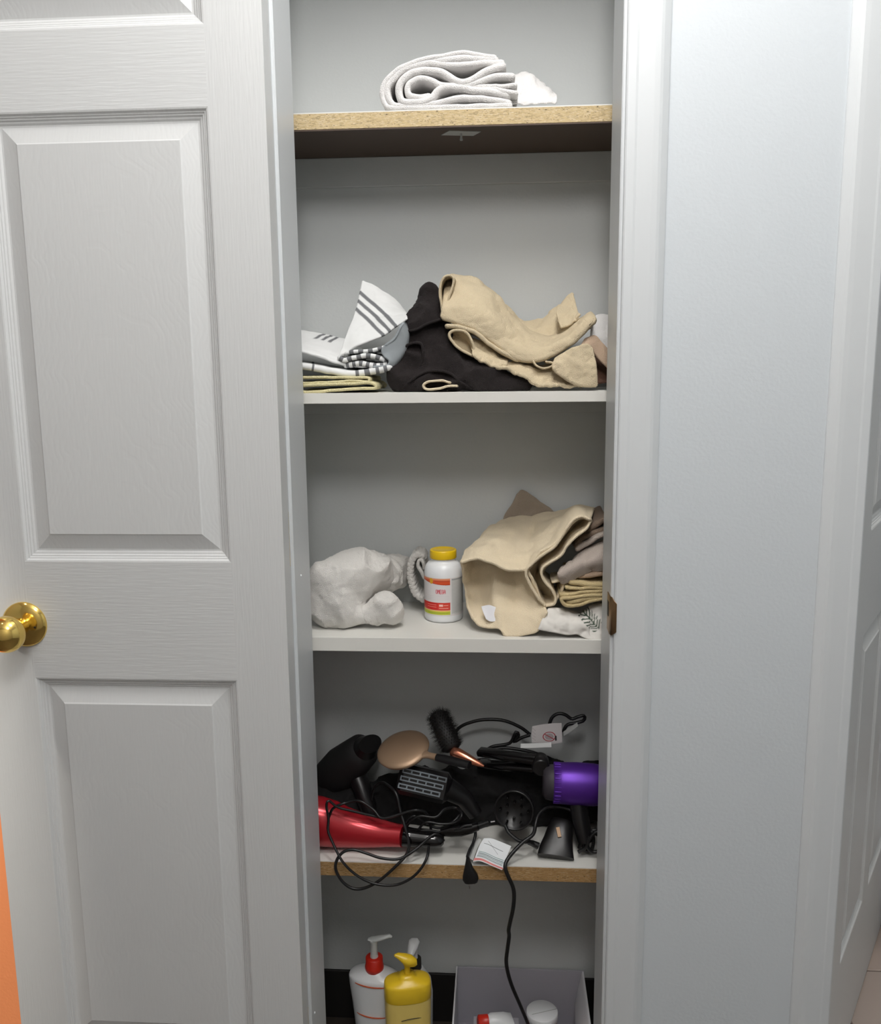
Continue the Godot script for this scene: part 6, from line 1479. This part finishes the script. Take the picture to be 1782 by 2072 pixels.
	lathe(st, [Vector2(0.0125, yt - 0.003), Vector2(0.0135, yt - 0.002), Vector2(0.0128, yt + 0.019), Vector2(0.011, yt + 0.0205), Vector2(0.001, yt + 0.0205)], Transform3D(Basis(), f), 32)
	obj("collar", st, M.dark_green_plastic, t, "dark green collar")
	st = start()
	lathe(st, [Vector2(0.0065, yt + 0.02), Vector2(0.006, yt + 0.03), Vector2(0.006, yt + 0.042)], Transform3D(Basis(), f), 20)
	rod(st, [f + Vector3(-0.012, yt + 0.018, 0.03), f + Vector3(-0.0095, yt + 0.026, 0.028), f + Vector3(-0.006, yt + 0.036, 0.018), f + Vector3(-0.002, yt + 0.046, 0.006), f + Vector3(0.0, yt + 0.052, -0.004), f + Vector3(0.0, yt + 0.055, -0.008)], [Vector2(0.0035, 0.0025), Vector2(0.005, 0.004), Vector2(0.0062, 0.005), Vector2(0.0098, 0.0068), Vector2(0.0105, 0.006), Vector2(0.006, 0.002)], Vector3.UP, 24)
	obj("pump_head", st, M.white_plastic, t, "white spoon-shaped pump head")
	# open card box
	var bx0 := -0.012
	var bx1 := 0.236
	var yr := 0.1265
	t = thing("open_box", Vector3(0.112, 0.0005, -0.245), "open grey card box on the closet floor, right of the pump bottles", "box")
	obj("back_wall", slab(Vector3(bx0, 0.0005, -0.333), Vector3(bx1, yr, -0.33), 0.0004), M.grey_card, t)
	obj("side_wall", slab(Vector3(bx0 - 0.003, 0.0005, -0.333), Vector3(bx0, yr, -0.14), 0.0004), M.white_card, t)
	obj("side_wall", slab(Vector3(bx1 - 0.003, 0.0005, -0.33), Vector3(bx1, yr, -0.14), 0.0004), M.white_card, t)
	obj("front_wall", slab(Vector3(bx0, 0.0005, -0.143), Vector3(bx1 - 0.003, 0.075, -0.14), 0.0004), M.grey_card, t)
	obj("box_bottom", slab(Vector3(bx0, 0.0005, -0.33), Vector3(bx1 - 0.003, 0.003, -0.143)), M.grey_card, t)
	st = start()
	cloth(st, [[Vector3(bx1 - 0.003, yr - 0.001, -0.33), Vector3(bx1 - 0.003, yr - 0.001, -0.24), Vector3(bx1 - 0.003, yr - 0.001, -0.15)], [Vector3(bx1 - 0.011, yr - 0.03, -0.32), Vector3(bx1 - 0.014, yr - 0.03, -0.24), Vector3(bx1 - 0.012, yr - 0.03, -0.16)], [Vector3(bx1 - 0.018, yr - 0.06, -0.31), Vector3(bx1 - 0.022, yr - 0.06, -0.24), Vector3(bx1 - 0.016, yr - 0.06, -0.17)]], 0.0012, {"nu": 12, "nv": 8, "amp": 0.0})
	obj("flap", st, M.white_card, t)
	# things in the box
	var wc := Vector3(0.1503, 0.0035, -0.235)
	var wy := 0.1135
	t = thing("white_capped_jar", wc, "jar with a round white cap standing in the open box", "jar", "things in the open box")
	st = start()
	lathe(st, [Vector2(0.024, 0.0), Vector2(0.027, 0.002), Vector2(0.0275, wy - 0.026), Vector2(0.024, wy - 0.018)], Transform3D(Basis(), wc), 36)
	obj("jar_body", st, M.dark_red_plastic, t)
	st = start()
	lathe(st, [Vector2(0.0285, wy - 0.02), Vector2(0.0292, wy - 0.019), Vector2(0.0292, wy - 0.005), Vector2(0.028, wy - 0.0035), Vector2(0.0001, wy - 0.0035)], Transform3D(Basis(), wc), 44)
	var cap := obj("jar_cap", st, M.white_plastic, t)
	st = start()
	box(st, wc + Vector3(0.004, wy - 0.0033, 0.003), Vector3(0.05, 0.0006, 0.0009), 0.0, Basis(Vector3.UP, 0.35))
	obj("cap_seam", st, M.paper_grey, cap)
	st = start()
	var rc := Vector3(0.1951, 0.0035, -0.2)
	lathe(st, [Vector2(0.02, 0.0), Vector2(0.022, 0.002), Vector2(0.022, 0.07), Vector2(0.0205, 0.0725), Vector2(0.0001, 0.0725)], Transform3D(Basis(), rc), 32)
	tag(obj("maroon_tub", st, M.maroon), "maroon lidded tub beside the white-capped jar", "tub", "things in the open box")
	st = start()
	var q0: Vector3 = [Vector3(0.034, 0.1129, -0.2)][0]
	var q1: Vector3 = [Vector3(0.0953, 0.109, -0.215)][0]
	t = thing("cream_tube", Vector3(q0.x, 0.0035, q0.z), "pale tube with a red cap lying in the open box", "tube", "things in the open box")
	rod(st, [q0.lerp(q1, 0.25), q0.lerp(q1, 0.35), q0.lerp(q1, 0.75), q1], [Vector2(0.011, 0.011), Vector2(0.014, 0.014), Vector2(0.016, 0.012), Vector2(0.018, 0.002)], Vector3.UP, 24)
	obj("tube_body", st, M.white_plastic, t)
	st = start()
	rod(st, [q0 - (q1 - q0) * 0.05, q0 - (q1 - q0) * 0.02, q0.lerp(q1, 0.25)], [Vector2(0.009, 0.009), Vector2(0.0125, 0.0125), Vector2(0.0125, 0.0125)], Vector3.UP, 24)
	obj("tube_cap", st, M.red_plastic, t)
	# folded box under the tube so that it lies high in the box
	st = start()
	box(st, Vector3((q0.x + q1.x) * 0.5, (minf(q0.y, q1.y) - 0.012 + 0.0035) * 0.5, -0.205), Vector3(0.085, minf(q0.y, q1.y) - 0.0155, 0.06), 0.001)
	tag(obj("small_carton", st, M.grey_card), "small plain carton under the tube in the open box", "carton", "things in the open box")
	# white bin in the next room, seen past the far door
	var bc := Vector3(1.035, 0.0, -0.72)
	t = thing("waste_bin", bc, "white waste bin with a dark foot ring in the room beyond", "bin")
	st = start()
	lathe(st, [Vector2(0.085, 0.012), Vector2(0.09, 0.014), Vector2(0.105, 0.25), Vector2(0.108, 0.254), Vector2(0.104, 0.254), Vector2(0.088, 0.02)], Transform3D(Basis(), bc), 40, false)
	obj("bin_body", st, M.white_plastic, t)
	st = start()
	lathe(st, [Vector2(0.084, 0.0), Vector2(0.088, 0.002), Vector2(0.088, 0.013), Vector2(0.001, 0.014)], Transform3D(Basis(), bc), 40)
	obj("foot_ring", st, M.black_rubber, t)
